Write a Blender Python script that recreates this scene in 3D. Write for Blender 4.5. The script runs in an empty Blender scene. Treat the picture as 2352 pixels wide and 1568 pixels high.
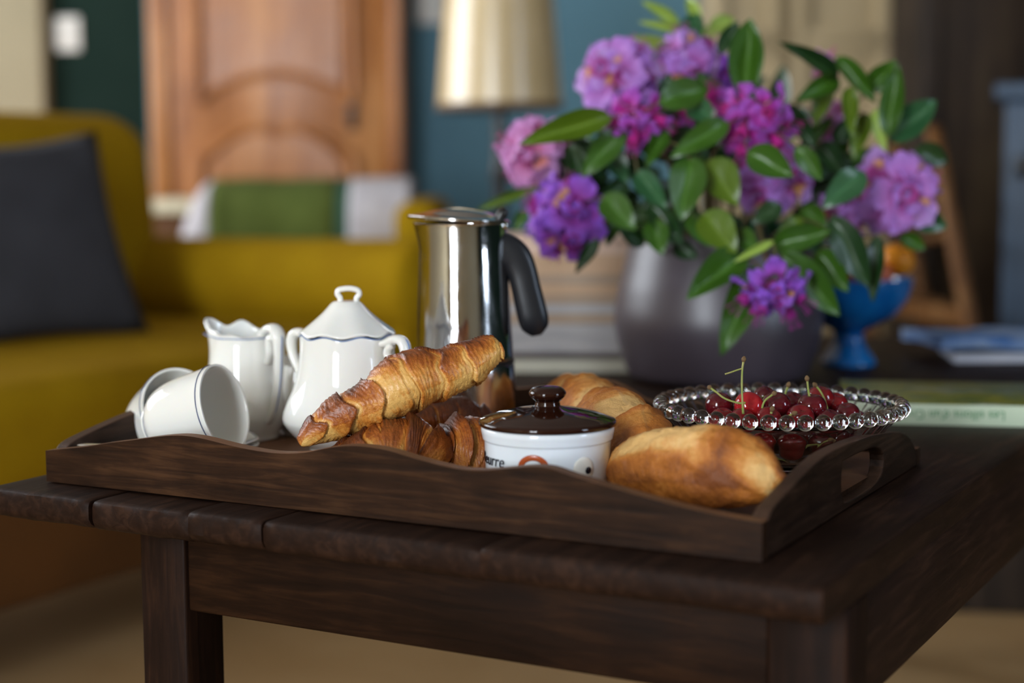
import bpy, bmesh, math, random
import numpy as np
from mathutils import Vector, Matrix, noise as mnoise

# ------------------------------------------------------------------ camera
H = 0.225                      # camera height above the table top (z = 0)
F, PITCH, ROLL = 3715.0, 0.1026, -0.006
CX, CY = 1176.0, 784.0
TH = math.radians(-29.0)       # direction of the short side of the table
E1 = Vector((math.cos(TH), math.sin(TH), 0)); E2 = Vector((-math.sin(TH), math.cos(TH), 0))
ZF = -0.46                     # floor level
_r = Vector((1, 0, 0)); _u = Vector((0, math.sin(PITCH), math.cos(PITCH))); _w = Vector((0, math.cos(PITCH), -math.sin(PITCH)))
CR = math.cos(ROLL) * _r + math.sin(ROLL) * _u
CU = -math.sin(ROLL) * _r + math.cos(ROLL) * _u
CAM = Vector((0, 0, H))
sc = bpy.context.scene
cd = bpy.data.cameras.new('camera'); cam = bpy.data.objects.new('camera', cd); sc.collection.objects.link(cam)
cd.sensor_width = 36.0; cd.lens = F * 36.0 / 2352.0; cd.clip_start = 0.05
cam.matrix_world = Matrix(((CR.x, CU.x, -_w.x, 0), (CR.y, CU.y, -_w.y, 0), (CR.z, CU.z, -_w.z, H), (0, 0, 0, 1)))
cd.dof.use_dof = True; cd.dof.focus_distance = 1.135; cd.dof.aperture_fstop = 2.75; cd.dof.aperture_blades = 9
sc.camera = cam
sc.view_settings.view_transform = 'Standard'; sc.view_settings.look = 'None'
sc.view_settings.gamma = 1.0; sc.view_settings.use_curve_mapping = False
sc.view_settings.exposure = 1.1
# ------------------------------------------------------------------ light
wd = bpy.data.worlds.new('world'); sc.world = wd; wd.use_nodes = True
wd.node_tree.nodes['Background'].inputs[0].default_value = (0.62, 0.78, 1.0, 1); wd.node_tree.nodes['Background'].inputs[1].default_value = 1.0
def area(name, loc, rot, sx, sy, power, col):
    l = bpy.data.lights.new(name, 'AREA'); l.shape = 'RECTANGLE'; l.size = sx; l.size_y = sy; l.energy = power; l.color = col
    o = bpy.data.objects.new(name, l); sc.collection.objects.link(o); o.location = loc; o.rotation_euler = rot
    return o
R90 = math.pi / 2
area('window_light', (-2.74, 2.75, 0.85), (0, -R90, 0), 1.9, 2.0, 52, (0.93, 0.96, 1.0))
area('window_light', (-1.50, -2.34, 0.85), (R90, 0, 0), 0.9, 1.9, 80, (0.86, 0.93, 1.0))
area('window_light', (3.34, -0.55, 0.95), (0, R90, 0), 1.6, 0.8, 27, (0.66, 0.80, 1.0))

# ------------------------------------------------------------------ projection of measured picture points on real planes
def ray(px, py):
    return (CR * ((px - CX) / F) + CU * ((CY - py) / F) + _w)
def at(px, py, Y):
    d = ray(px, py); return CAM + d * (Y / d.y)
def onz(px, py, z):
    d = ray(px, py); return CAM + d * ((z - H) / d.z)
def onplane(px, py, P, n):
    d = ray(px, py); return CAM + d * ((P - CAM).dot(n) / d.dot(n))

# ------------------------------------------------------------------ materials
def mat(name, col=(0.5, 0.5, 0.5), rough=0.5, metal=0.0, spec=0.5, trans=0.0, ior=1.45, coat=0.0, coat_rough=0.05, sss=0.0, sheen=0.0):
    m = bpy.data.materials.new(name); m.use_nodes = True
    b = m.node_tree.nodes['Principled BSDF']
    b.inputs['Base Color'].default_value = (*col, 1); b.inputs['Roughness'].default_value = rough
    b.inputs['Metallic'].default_value = metal; b.inputs['IOR'].default_value = ior
    b.inputs['Specular IOR Level'].default_value = spec
    b.inputs['Transmission Weight'].default_value = trans
    b.inputs['Coat Weight'].default_value = coat; b.inputs['Coat Roughness'].default_value = coat_rough
    if sss: b.inputs['Subsurface Weight'].default_value = sss; b.inputs['Subsurface Radius'].default_value = (0.004, 0.002, 0.001)
    if sheen: b.inputs['Sheen Weight'].default_value = sheen
    return m
class NT:
    def __init__(s, m): s.m = m; s.t = m.node_tree; s.b = s.t.nodes['Principled BSDF']
    def n(s, typ, **kw):
        n = s.t.nodes.new(typ)
        for k, v in kw.items():
            if k in n.inputs: n.inputs[k].default_value = v
            else: setattr(n, k, v)
        return n
    def l(s, a, ai, b, bi): s.t.links.new(a.outputs[ai], b.inputs[bi])
    def coords(s, scale=(1, 1, 1), kind='Object'):
        tc = s.n('ShaderNodeTexCoord'); mp = s.n('ShaderNodeMapping'); mp.inputs['Scale'].default_value = scale
        s.l(tc, kind, mp, 'Vector'); return mp
    def noise(s, vec, scale, detail=6, rough=0.6, dist=0.0):
        n = s.n('ShaderNodeTexNoise'); n.inputs['Scale'].default_value = scale; n.inputs['Detail'].default_value = detail
        n.inputs['Roughness'].default_value = rough; n.inputs['Distortion'].default_value = dist
        if vec: s.l(vec, 0, n, 'Vector')
        return n
    def ramp(s, src, so, stops):
        r = s.n('ShaderNodeValToRGB'); cr = r.color_ramp
        while len(cr.elements) < len(stops): cr.elements.new(0.5)
        for e, (p, c) in zip(cr.elements, stops): e.position = p; e.color = (*c, 1) if len(c) == 3 else c
        s.l(src, so, r, 'Fac'); return r
    def bump(s, src, so, strength, dist=0.001):
        b = s.n('ShaderNodeBump'); b.inputs['Strength'].default_value = strength; b.inputs['Distance'].default_value = dist
        s.l(src, so, b, 'Height'); s.l(b, 0, s.b, 'Normal'); return b
def wood(name, dark, mid, light, scale, rough=0.5, grain=(1, 14, 14), bump=0.5, spec=0.4, rnd=0.0):
    m = mat(name, mid, rough, spec=spec); t = NT(m)
    mp = t.coords(grain); n1 = t.noise(mp, scale, 8, 0.65, 0.6)
    mp2 = t.coords((1, 1, 1)); n2 = t.noise(mp2, scale * 1.3, 4, 0.6)
    mx = t.n('ShaderNodeMath', operation='MULTIPLY_ADD'); t.l(n2, 'Fac', mx, 0); mx.inputs[1].default_value = 0.55; t.l(n1, 'Fac', mx, 2)
    r = t.ramp(mx, 0, [(0.55, dark), (0.78, mid), (1.0, light)])
    t.l(r, 'Color', t.b, 'Base Color'); t.bump(n1, 'Fac', bump, 0.0008)
    rr = t.n('ShaderNodeMapRange'); t.l(n2, 'Fac', rr, 'Value'); rr.inputs['To Min'].default_value = rough - 0.12; rr.inputs['To Max'].default_value = rough + 0.18
    t.l(rr, 'Result', t.b, 'Roughness')
    if rnd:   # up-facing wood painted paler: light caught on the top edges, plus rubbed wear
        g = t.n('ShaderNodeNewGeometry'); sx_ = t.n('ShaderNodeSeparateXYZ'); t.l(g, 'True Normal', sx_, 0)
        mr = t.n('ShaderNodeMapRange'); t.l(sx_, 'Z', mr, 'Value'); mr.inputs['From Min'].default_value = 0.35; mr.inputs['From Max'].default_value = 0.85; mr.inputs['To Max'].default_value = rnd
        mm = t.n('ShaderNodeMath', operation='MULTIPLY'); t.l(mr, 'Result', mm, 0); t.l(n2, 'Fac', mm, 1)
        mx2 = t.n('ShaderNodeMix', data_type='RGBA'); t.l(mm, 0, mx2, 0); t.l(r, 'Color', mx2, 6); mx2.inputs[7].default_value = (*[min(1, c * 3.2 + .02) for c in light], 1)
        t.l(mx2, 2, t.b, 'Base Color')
    return m
def simple_noise(name, c1, c2, scale, rough=0.6, bump=0.0, bscale=None, spec=0.4, grain=(1, 1, 1), bdist=0.001, **kw):
    m = mat(name, c1, rough, spec=spec, **kw); t = NT(m); mp = t.coords(grain)
    n = t.noise(mp, scale, 6, 0.6); r = t.ramp(n, 'Fac', [(0.35, c1), (0.65, c2)]); t.l(r, 'Color', t.b, 'Base Color')
    if bump:
        n2 = t.noise(mp, bscale or scale * 6, 4, 0.6); t.bump(n2, 'Fac', bump, bdist)
    return m

M = {}
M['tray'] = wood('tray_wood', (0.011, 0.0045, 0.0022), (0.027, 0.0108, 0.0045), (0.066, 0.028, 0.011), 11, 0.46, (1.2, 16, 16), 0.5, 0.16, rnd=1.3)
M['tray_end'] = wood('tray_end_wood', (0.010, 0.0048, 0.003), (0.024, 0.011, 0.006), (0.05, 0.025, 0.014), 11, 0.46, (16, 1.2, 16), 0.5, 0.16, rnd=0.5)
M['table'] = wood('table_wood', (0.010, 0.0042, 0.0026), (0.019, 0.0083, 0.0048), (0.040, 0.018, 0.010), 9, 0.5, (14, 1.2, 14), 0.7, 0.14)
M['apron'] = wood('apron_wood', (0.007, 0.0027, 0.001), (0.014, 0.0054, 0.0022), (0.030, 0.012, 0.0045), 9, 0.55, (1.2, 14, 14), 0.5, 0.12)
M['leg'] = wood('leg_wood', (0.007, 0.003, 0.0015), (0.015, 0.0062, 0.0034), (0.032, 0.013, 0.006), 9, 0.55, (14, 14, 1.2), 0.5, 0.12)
M['porc'] = mat('white_porcelain', (0.90, 0.885, 0.83), 0.08, spec=0.5, coat=0.6, coat_rough=0.03, sss=0.15)
M['porc_in'] = M['porc']
M['blue'] = mat('blue_line', (0.09, 0.18, 0.42), 0.2)
M['navyline'] = mat('dark_line', (0.03, 0.05, 0.14), 0.2)
m = mat('steel', (0.62, 0.61, 0.60), 0.13, metal=1.0); t = NT(m)
mp = t.coords((1, 1, 0.35)); n = t.noise(mp, 60, 5, 0.7); rr = t.n('ShaderNodeMapRange'); t.l(n, 'Fac', rr, 'Value'); rr.inputs['From Min'].default_value = 0.35; rr.inputs['From Max'].default_value = 0.7
rr.inputs['To Min'].default_value = 0.04; rr.inputs['To Max'].default_value = 0.2; t.l(rr, 'Result', t.b, 'Roughness'); t.bump(n, 'Fac', 0.12, 0.0006)
M['steel'] = m
M['silver'] = mat('silver', (0.8, 0.78, 0.74), 0.12, metal=1.0)
M['bakelite'] = mat('black_bakelite', (0.012, 0.013, 0.016), 0.33, spec=0.5)
M['blackm'] = mat('black_metal', (0.015, 0.014, 0.014), 0.3, spec=0.5)
M['browngl'] = mat('brown_glaze', (0.022, 0.006, 0.003), 0.06, spec=0.45, coat=0.1, coat_rough=0.02)
M['potwhite'] = mat('white_glaze', (0.80, 0.84, 0.88), 0.12, coat=0.5, sss=0.1)
M['orange_paint'] = mat('rust_paint', (0.42, 0.08, 0.02), 0.25)
M['black_paint'] = mat('black_paint', (0.008, 0.006, 0.01), 0.2)
M['cream_paint'] = mat('cream_paint', (0.85, 0.82, 0.74), 0.2, coat=0.5)
M['glass'] = mat('clear_glass', (0.98, 0.985, 0.98), 0.01, trans=1.0, ior=1.5)
def crust(name, stops, sheen_rough, coat, uvscale, mott):
    m = mat(name, (0.5, 0.25, 0.08), sheen_rough, spec=0.5, coat=coat, coat_rough=0.22, sss=0.04); t = NT(m)
    at_ = t.n('ShaderNodeAttribute', attribute_name='toast')
    uv = t.n('ShaderNodeUVMap'); mp = t.n('ShaderNodeMapping'); mp.inputs['Scale'].default_value = uvscale; t.l(uv, 'UV', mp, 'Vector')
    n1 = t.noise(mp, 1.0, 5, 0.65, 0.8)
    ob = t.coords((1, 1, 1)); n2 = t.noise(ob, mott, 6, 0.75, 0.4); n3 = t.noise(ob, mott * 6, 3, 0.6)
    a1 = t.n('ShaderNodeMath', operation='MULTIPLY_ADD'); t.l(n1, 'Fac', a1, 0); a1.inputs[1].default_value = 0.55; t.l(at_, 'Fac', a1, 2)
    a2 = t.n('ShaderNodeMath', operation='MULTIPLY_ADD'); t.l(n2, 'Fac', a2, 0); a2.inputs[1].default_value = 0.75; t.l(a1, 0, a2, 2)
    a3 = t.n('ShaderNodeMath', operation='MULTIPLY_ADD'); t.l(n3, 'Fac', a3, 0); a3.inputs[1].default_value = 0.3; t.l(a2, 0, a3, 2)
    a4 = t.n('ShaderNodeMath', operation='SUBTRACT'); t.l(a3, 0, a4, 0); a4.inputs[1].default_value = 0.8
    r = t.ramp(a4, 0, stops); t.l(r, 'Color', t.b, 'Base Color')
    s = t.n('ShaderNodeMath', operation='ADD'); t.l(n1, 'Fac', s, 0); t.l(n3, 'Fac', s, 1)
    t.bump(s, 0, 0.7, 0.0012)
    return m
M['croissant'] = crust('croissant_crust', [(0.05, (0.78, 0.44, 0.12)), (0.28, (0.62, 0.23, 0.035)), (0.52, (0.36, 0.09, 0.012)), (0.85, (0.11, 0.025, 0.006))], 0.38, 0.22, (46, 5, 1), 70)
M['baguette'] = crust('baguette_crust', [(0.0, (0.78, 0.47, 0.17)), (0.28, (0.62, 0.26, 0.055)), (0.55, (0.44, 0.14, 0.018)), (0.95, (0.20, 0.055, 0.010))], 0.6, 0.0, (9, 9, 1), 60)
M['stem'] = simple_noise('cherry_stem', (0.22, 0.30, 0.05), (0.34, 0.30, 0.10), 120, 0.5)
M['stem_end'] = mat('stem_end', (0.16, 0.09, 0.035), 0.7)
def fruit(name, c1, c2, rough=0.1): return simple_noise(name, c1, c2, 45, rough, coat=0.5, coat_rough=0.03)
M['ch_dark'] = fruit('cherry_dark', (0.055, 0.004, 0.008), (0.12, 0.006, 0.010))
M['ch_mid'] = fruit('cherry_red', (0.12, 0.005, 0.009), (0.24, 0.010, 0.012))
M['ch_red'] = fruit('cherry_bright', (0.32, 0.008, 0.015), (0.46, 0.02, 0.02))
M['vase'] = simple_noise('mauve_glaze', (0.060, 0.044, 0.056), (0.08, 0.062, 0.078), 9, 0.40, spec=0.9)
M['vase_in'] = mat('dark_clay', (0.03, 0.02, 0.022), 0.7)
M['bluegl'] = simple_noise('blue_glaze', (0.005, 0.12, 0.42), (0.010, 0.20, 0.56), 25, 0.12, coat=0.5)
M['orangef'] = simple_noise('orange_peel', (0.85, 0.27, 0.01), (0.95, 0.36, 0.02), 60, 0.35, 0.3, 300)
M['peach'] = simple_noise('peach_skin', (0.70, 0.25, 0.10), (0.62, 0.12, 0.07), 30, 0.6)
M['apple'] = simple_noise('apple_skin', (0.35, 0.02, 0.02), (0.5, 0.10, 0.03), 30, 0.2)
M['greenf'] = simple_noise('green_skin', (0.22, 0.36, 0.12), (0.35, 0.45, 0.2), 30, 0.3)
def leafm(name, a, b, rough=0.42):
    m = mat(name, a, rough, spec=0.55, coat=0.15, coat_rough=0.2); t = NT(m)
    uv = t.n('ShaderNodeUVMap'); w = t.n('ShaderNodeSeparateXYZ'); t.l(uv, 'UV', w, 0)
    s1 = t.n('ShaderNodeMath', operation='SUBTRACT'); t.l(w, 'Y', s1, 0); s1.inputs[1].default_value = 0.5
    s2 = t.n('ShaderNodeMath', operation='ABSOLUTE'); t.l(s1, 0, s2, 0)
    ob = t.coords((1, 1, 1)); n = t.noise(ob, 18, 5, 0.6)
    mid = t.ramp(s2, 0, [(0.0, tuple(min(1, x * 1.9 + 0.02) for x in b)), (0.035, b), (0.5, a)])
    mx = t.n('ShaderNodeMix', data_type='RGBA'); t.l(n, 'Fac', mx, 0); t.l(mid, 'Color', mx, 6); mx.inputs[7].default_value = (*a, 1)
    t.l(mx, 2, t.b, 'Base Color'); t.bump(s2, 0, 0.3, 0.002)
    t.b.inputs['Subsurface Weight'].default_value = 0.0
    return m
M['leaf_mid'] = leafm('leaf_mid', (0.032, 0.095, 0.006), (0.052, 0.145, 0.008))
M['leaf_dark'] = leafm('leaf_dark', (0.010, 0.038, 0.008), (0.020, 0.066, 0.012))
M['leaf_blue'] = leafm('leaf_blue', (0.024, 0.095, 0.034), (0.042, 0.14, 0.05), 0.36)
M['leaf_pale'] = leafm('leaf_pale', (0.26, 0.38, 0.06), (0.38, 0.50, 0.10))
M['leaf_olive'] = leafm('leaf_olive', (0.075, 0.135, 0.005), (0.11, 0.18, 0.008))
def petalm(name, base, mid, edge, spot=None):
    m = mat(name, mid, 0.5, spec=0.3, sheen=0.2); t = NT(m)
    uv = t.n('ShaderNodeUVMap'); w = t.n('ShaderNodeSeparateXYZ'); t.l(uv, 'UV', w, 0)
    ob = t.coords((1, 1, 1)); n = t.noise(ob, 90, 3, 0.6)
    a = t.n('ShaderNodeMath', operation='MULTIPLY_ADD'); t.l(n, 'Fac', a, 0); a.inputs[1].default_value = 0.35; t.l(w, 'X', a, 2)
    st = [(0.25, base), (0.6, mid), (1.0, edge)]
    if spot: st = [(0.2, base), (0.42, spot), (0.62, spot), (0.74, mid), (1.0, edge)]
    r = t.ramp(a, 0, st); t.l(r, 'Color', t.b, 'Base Color')
    tr = t.n('ShaderNodeBsdfTranslucent'); t.l(r, 'Color', tr, 'Color')
    mx = t.n('ShaderNodeMixShader'); mx.inputs[0].default_value = 0.3
    out = t.t.nodes['Material Output']; t.l(t.b, 0, mx, 1); t.l(tr, 0, mx, 2); t.l(mx, 0, out, 0)
    return m
M['p_lilac'] = petalm('petal_lilac', (0.58, 0.08, 0.40), (0.55, 0.20, 0.62), (0.54, 0.26, 0.78))
M['p_lilac_s'] = petalm('petal_lilac_spotted', (0.55, 0.10, 0.42), (0.52, 0.24, 0.66), (0.60, 0.36, 0.80), (0.85, 0.42, 0.16))
M['p_pink'] = petalm('petal_pink', (0.66, 0.12, 0.34), (0.70, 0.27, 0.56), (0.66, 0.30, 0.66))
M['p_pink_s'] = petalm('petal_pink_spotted', (0.62, 0.14, 0.35), (0.68, 0.30, 0.58), (0.64, 0.34, 0.68), (0.80, 0.30, 0.25))
M['p_viv'] = petalm('petal_vivid', (0.42, 0.02, 0.30), (0.40, 0.09, 0.58), (0.36, 0.12, 0.74))
M['p_viv_s'] = petalm('petal_vivid_spotted', (0.42, 0.02, 0.30), (0.48, 0.12, 0.60), (0.42, 0.15, 0.74), (0.85, 0.42, 0.14))
M['p_mag'] = petalm('petal_magenta', (0.60, 0.02, 0.30), (0.52, 0.04, 0.42), (0.44, 0.10, 0.60))
M['bud'] = simple_noise('flower_stalk', (0.50, 0.30, 0.12), (0.42, 0.38, 0.14), 60, 0.5)
M['twig'] = simple_noise('twig', (0.10, 0.10, 0.03), (0.12, 0.06, 0.03), 60, 0.6)

# ------------------------------------------------------------------ mesh helpers
COL = sc.collection
def mesh(name, verts, faces, uvs=None, smooth=True, attr=None):
    me = bpy.data.meshes.new(name)
    me.from_pydata([tuple(v) for v in verts], [], [tuple(f) for f in faces])
    if uvs is not None:
        ul = me.uv_layers.new(name='UVMap'); li = np.zeros(len(me.loops), dtype=np.int32); me.loops.foreach_get('vertex_index', li)
        ul.data.foreach_set('uv', np.asarray(uvs, dtype=np.float32)[li].ravel())
    if attr is not None:
        a = me.attributes.new('toast', 'FLOAT', 'POINT'); a.data.foreach_set('value', np.asarray(attr, dtype=np.float32))
    if smooth: me.polygons.foreach_set('use_smooth', [True] * len(me.polygons))
    me.update(); return me
def obj(name, me, m, parent=None, label=None):
    o = bpy.data.objects.new(name, me); COL.objects.link(o)
    if m is not None and len(me.materials) == 0: me.materials.append(m)
    if parent: o.parent = parent
    if label: o['label'] = label
    return o
def thing(name, label, cat, loc=(0, 0, 0), rotz=0.0, group=None, rot=None):
    o = bpy.data.objects.new(name, None); COL.objects.link(o); o.empty_display_size = 0.01
    o.location = loc; o.rotation_euler = rot if rot else (0, 0, rotz); o['label'] = label; o['category'] = cat
    if group: o['group'] = group
    return o
def tag(o, label, cat, group=None):
    o['label'] = label; o['category'] = cat
    if group: o['group'] = group
    return o
def bevel(o, w, seg=2, ang=0.6):
    b = o.modifiers.new('bevel', 'BEVEL'); b.width = w; b.segments = seg; b.limit_method = 'ANGLE'; b.angle_limit = ang; return o
def boxm(name, x0, x1, y0, y1, z0, z1, nx=1, ny=1, nz=1):
    bm = bmesh.new(); bmesh.ops.create_cube(bm, size=1.0)
    for v in bm.verts: v.co = Vector(((x0 + x1) / 2 + v.co.x * (x1 - x0), (y0 + y1) / 2 + v.co.y * (y1 - y0), (z0 + z1) / 2 + v.co.z * (z1 - z0)))
    me = bpy.data.meshes.new(name); bm.to_mesh(me); bm.free(); return me
def box(name, x0, x1, y0, y1, z0, z1, m, parent=None, bv=0.0, seg=2, label=None, smooth=False):
    o = obj(name, boxm(name, x0, x1, y0, y1, z0, z1), m, parent, label)
    if bv:
        bevel(o, bv, seg)
        o.data.polygons.foreach_set('use_smooth', [True] * 6)
    return o
def grid_faces(nu, nv, closed_v=True):
    f = []
    for i in range(nu - 1):
        for j in range(nv if closed_v else nv - 1):
            j2 = (j + 1) % nv
            f.append((i * nv + j, i * nv + j2, (i + 1) * nv + j2, (i + 1) * nv + j))
    return f
def lathe(name, prof, n=64, fn=None, cap0=True, cap1=False):
    V = []; 
    for i, (r, z) in enumerate(prof):
        for j in range(n):
            a = 2 * math.pi * j / n; rr, zz = (fn(i, a, r, z) if fn else (r, z))
            V.append((rr * math.cos(a), rr * math.sin(a), zz))
    Fc = grid_faces(len(prof), n)
    if cap0: Fc.append(tuple(reversed(range(n))))
    if cap1: Fc.append(tuple((len(prof) - 1) * n + j for j in range(n)))
    return mesh(name, V, Fc)
def smoothprof(pts, per=8):
    P = [Vector((p[0], p[1], 0)) for p in pts]; out = []
    for i in range(len(P) - 1):
        p0 = P[max(i - 1, 0)]; p1 = P[i]; p2 = P[i + 1]; p3 = P[min(i + 2, len(P) - 1)]
        for k in range(per):
            t = k / per; q = 0.5 * ((2 * p1) + (-p0 + p2) * t + (2 * p0 - 5 * p1 + 4 * p2 - p3) * t * t + (-p0 + 3 * p1 - 3 * p2 + p3) * t ** 3)
            out.append((max(q.x, 0.0001), q.y))
    out.append((P[-1].x, P[-1].y)); return out
def spline(pts, per=8):
    """Catmull-Rom through rows of any length"""
    P = [np.array(p, dtype=float) for p in pts]; out = []
    for i in range(len(P) - 1):
        p0 = P[max(i - 1, 0)]; p1 = P[i]; p2 = P[i + 1]; p3 = P[min(i + 2, len(P) - 1)]
        for k in range(per):
            t = k / per; out.append(0.5 * ((2 * p1) + (-p0 + p2) * t + (2 * p0 - 5 * p1 + 4 * p2 - p3) * t * t + (-p0 + 3 * p1 - 3 * p2 + p3) * t ** 3))
    out.append(P[-1]); return out
def tube(name, rows, B, n=16, per=6, closed=False, sup=1.0):
    """rows: (x,y,z,a,b) ; a = half width in the curve plane, b = half width along the binormal B"""
    R = spline(rows, per) if not closed else [np.array(r, float) for r in rows]
    B = Vector(B).normalized(); V = []
    for i, r in enumerate(R):
        p = Vector(r[:3]); q0 = Vector(R[max(i - 1, 0)][:3]) if not closed else Vector(R[i - 1][:3]); q1 = Vector(R[min(i + 1, len(R) - 1)][:3]) if not closed else Vector(R[(i + 1) % len(R)][:3])
        T = (q1 - q0); T = T.normalized() if T.length > 1e-9 else Vector((0, 0, 1))
        N = B.cross(T); N = N.normalized() if N.length > 1e-6 else Vector((1, 0, 0)); BB = T.cross(N).normalized()
        for j in range(n):
            a = 2 * math.pi * j / n; c, s = math.cos(a), math.sin(a)
            c = math.copysign(abs(c) ** sup, c); s = math.copysign(abs(s) ** sup, s)
            V.append(p + N * (r[3] * c) + BB * (r[4] * s))
    Fc = grid_faces(len(R), n)
    if closed:
        k = len(R) - 1
        Fc += [(k * n + j, k * n + (j + 1) % n, (j + 1) % n, j) for j in range(n)]
    else:
        Fc.append(tuple(reversed(range(n)))); Fc.append(tuple((len(R) - 1) * n + j for j in range(n)))
    return mesh(name, V, Fc)
def joinm(name, meshes):
    V = []; Fc = []
    for me in meshes:
        o = len(V); V += [v.co.copy() for v in me.vertices]; Fc += [tuple(i + o for i in p.vertices) for p in me.polygons]
    return mesh(name, V, Fc)
def xf(me, M4): me.transform(M4); return me
def prism(name, outer, holes, thick, m, parent, bv=0.0012):
    """outline in (s, z) -> solid panel of thickness along +local t; returns object with verts (s, t, z)"""
    bm = bmesh.new(); edges = []
    for loop in [outer] + holes:
        vs = [bm.verts.new((p[0], 0, p[1])) for p in loop]
        for i in range(len(vs)): edges.append(bm.edges.new((vs[i], vs[(i + 1) % len(vs)])))
    bmesh.ops.triangle_fill(bm, use_beauty=True, use_dissolve=False, edges=edges)
    bmesh.ops.recalc_face_normals(bm, faces=bm.faces)
    r = bmesh.ops.extrude_face_region(bm, geom=list(bm.faces))
    for v in [g for g in r['geom'] if isinstance(g, bmesh.types.BMVert)]: v.co.y += thick
    bmesh.ops.recalc_face_normals(bm, faces=bm.faces)
    me = bpy.data.meshes.new(name); bm.to_mesh(me); bm.free()
    o = obj(name, me, m, parent)
    if bv: bevel(o, bv, 2, 0.9)
    return o
def textmesh(s, size, shear=0.0, ext=0.0):
    cu = bpy.data.curves.new('lettering', 'FONT'); cu.body = s; cu.size = size; cu.shear = shear; cu.extrude = ext; cu.resolution_u = 4
    o = bpy.data.objects.new('lettering', cu); COL.objects.link(o)
    dg = bpy.context.evaluated_depsgraph_get(); me = bpy.data.meshes.new_from_object(o.evaluated_get(dg)); bpy.data.objects.remove(o)
    return me
def struct(o): o['kind'] = 'structure'; return o
def nz(p, s, seed=0): return mnoise.noise(Vector((p[0] * s + seed * 7.3, p[1] * s + seed * 3.1, p[2] * s - seed * 5.7)))

# ================================================================== ROOM
XL, XR, YB, YR, ZC = -2.6, 3.2, 4.7, -2.2, 2.1
M['floor'] = simple_noise('floor_tan', (0.46, 0.28, 0.12), (0.52, 0.33, 0.155), 5, 0.6, 0.3, 60)
M['ceil'] = mat('ceiling_white', (0.30, 0.28, 0.25), 0.9)
M['teal'] = simple_noise('teal_paint', (0.09, 0.20, 0.265), (0.105, 0.23, 0.30), 3, 0.7)
M['dgreen'] = simple_noise('dark_green_shade', (0.008, 0.020, 0.015), (0.011, 0.025, 0.019), 3, 0.8, spec=0.1)  # shade on the teal back wall's dim left part, put into a darker colour
M['beigewall'] = simple_noise('beige_plaster', (0.36, 0.31, 0.20), (0.40, 0.34, 0.22), 4, 0.8)
M['white'] = mat('white_trim', (0.75, 0.73, 0.68), 0.5)
struct(box('floor', XL - .2, XR + .2, YR - .2, YB + .2, ZF - .1, ZF, M['floor']))
struct(box('ceiling', XL - .2, XR + .2, YR - .2, YB + .2, ZC, ZC + .1, M['ceil']))
xa = at(112, 130, YB).x; xd = at(340, 200, YB).x
struct(box('wall_back', xd, XR + .2, YB, YB + .2, ZF, ZC, M['teal']))
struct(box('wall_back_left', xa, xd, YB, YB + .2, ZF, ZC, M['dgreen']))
struct(box('wall_back_end', XL - .2, xa, YB - .06, YB + .2, ZF, ZC, M['beigewall'], bv=.01))
def wall_open(name, axis, pos, thick, a0, a1, openings, m):
    """wall in plane axis=pos with rectangular openings [(b0,b1,z0,z1)] ; one mesh of boxes"""
    ms = []; cur = a0
    def bx(b0, b1, z0, z1):
        if axis == 'x': ms.append(boxm(name, min(pos, pos + thick), max(pos, pos + thick), b0, b1, z0, z1))
        else: ms.append(boxm(name, b0, b1, min(pos, pos + thick), max(pos, pos + thick), z0, z1))
    for (b0, b1, z0, z1) in sorted(openings):
        bx(cur, b0, ZF, ZC); bx(b0, b1, ZF, z0); bx(b0, b1, z1, ZC); cur = b1
    bx(cur, a1, ZF, ZC)
    me = joinm(name, ms); me.polygons.foreach_set('use_smooth', [False] * len(me.polygons))
    return struct(obj(name, me, m))
def window(name, axis, pos, b0, b1, z0, z1, nb, nzz):
    w = bpy.data.objects.new(name, None); COL.objects.link(w); struct(w)
    def bx(nm, u0, u1, v0, v1, d=.02):
        if axis == 'x': box(nm, pos - d, pos + d, u0, u1, v0, v1, M['white'], w)
        else: box(nm, u0, u1, pos - d, pos + d, v0, v1, M['white'], w)
    bx('frame', b0, b0 + .05, z0, z1, .04); bx('frame', b1 - .05, b1, z0, z1, .04); bx('frame', b0, b1, z0, z0 + .06, .04); bx('frame', b0, b1, z1 - .06, z1, .04)
    for i in range(1, nb): x = b0 + (b1 - b0) * i / nb; bx('muntin', x - .016, x + .016, z0, z1)
    for i in range(1, nzz): z = z0 + (z1 - z0) * i / nzz; bx('muntin', b0, b1, z - .014, z + .014)
wall_open('wall_left', 'x', XL, -.08, YR - .2, YB + .2, [(1.75, 3.75, -.1, 1.8)], M['beigewall'])
window('window_1', 'x', XL - .02, 1.75, 3.75, -.1, 1.8, 4, 3)
wall_open('wall_rear', 'y', YR, -.08, XL - .2, XR + .2, [(-1.95, -1.05, -.15, 1.75)], M['beigewall'])
window('window_2', 'y', YR - .02, -1.95, -1.05, -.15, 1.75, 2, 3)
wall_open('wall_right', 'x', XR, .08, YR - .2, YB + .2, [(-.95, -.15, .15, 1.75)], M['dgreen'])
window('window_3', 'x', XR + .02, -.95, -.15, .15, 1.75, 1, 3)

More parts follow.
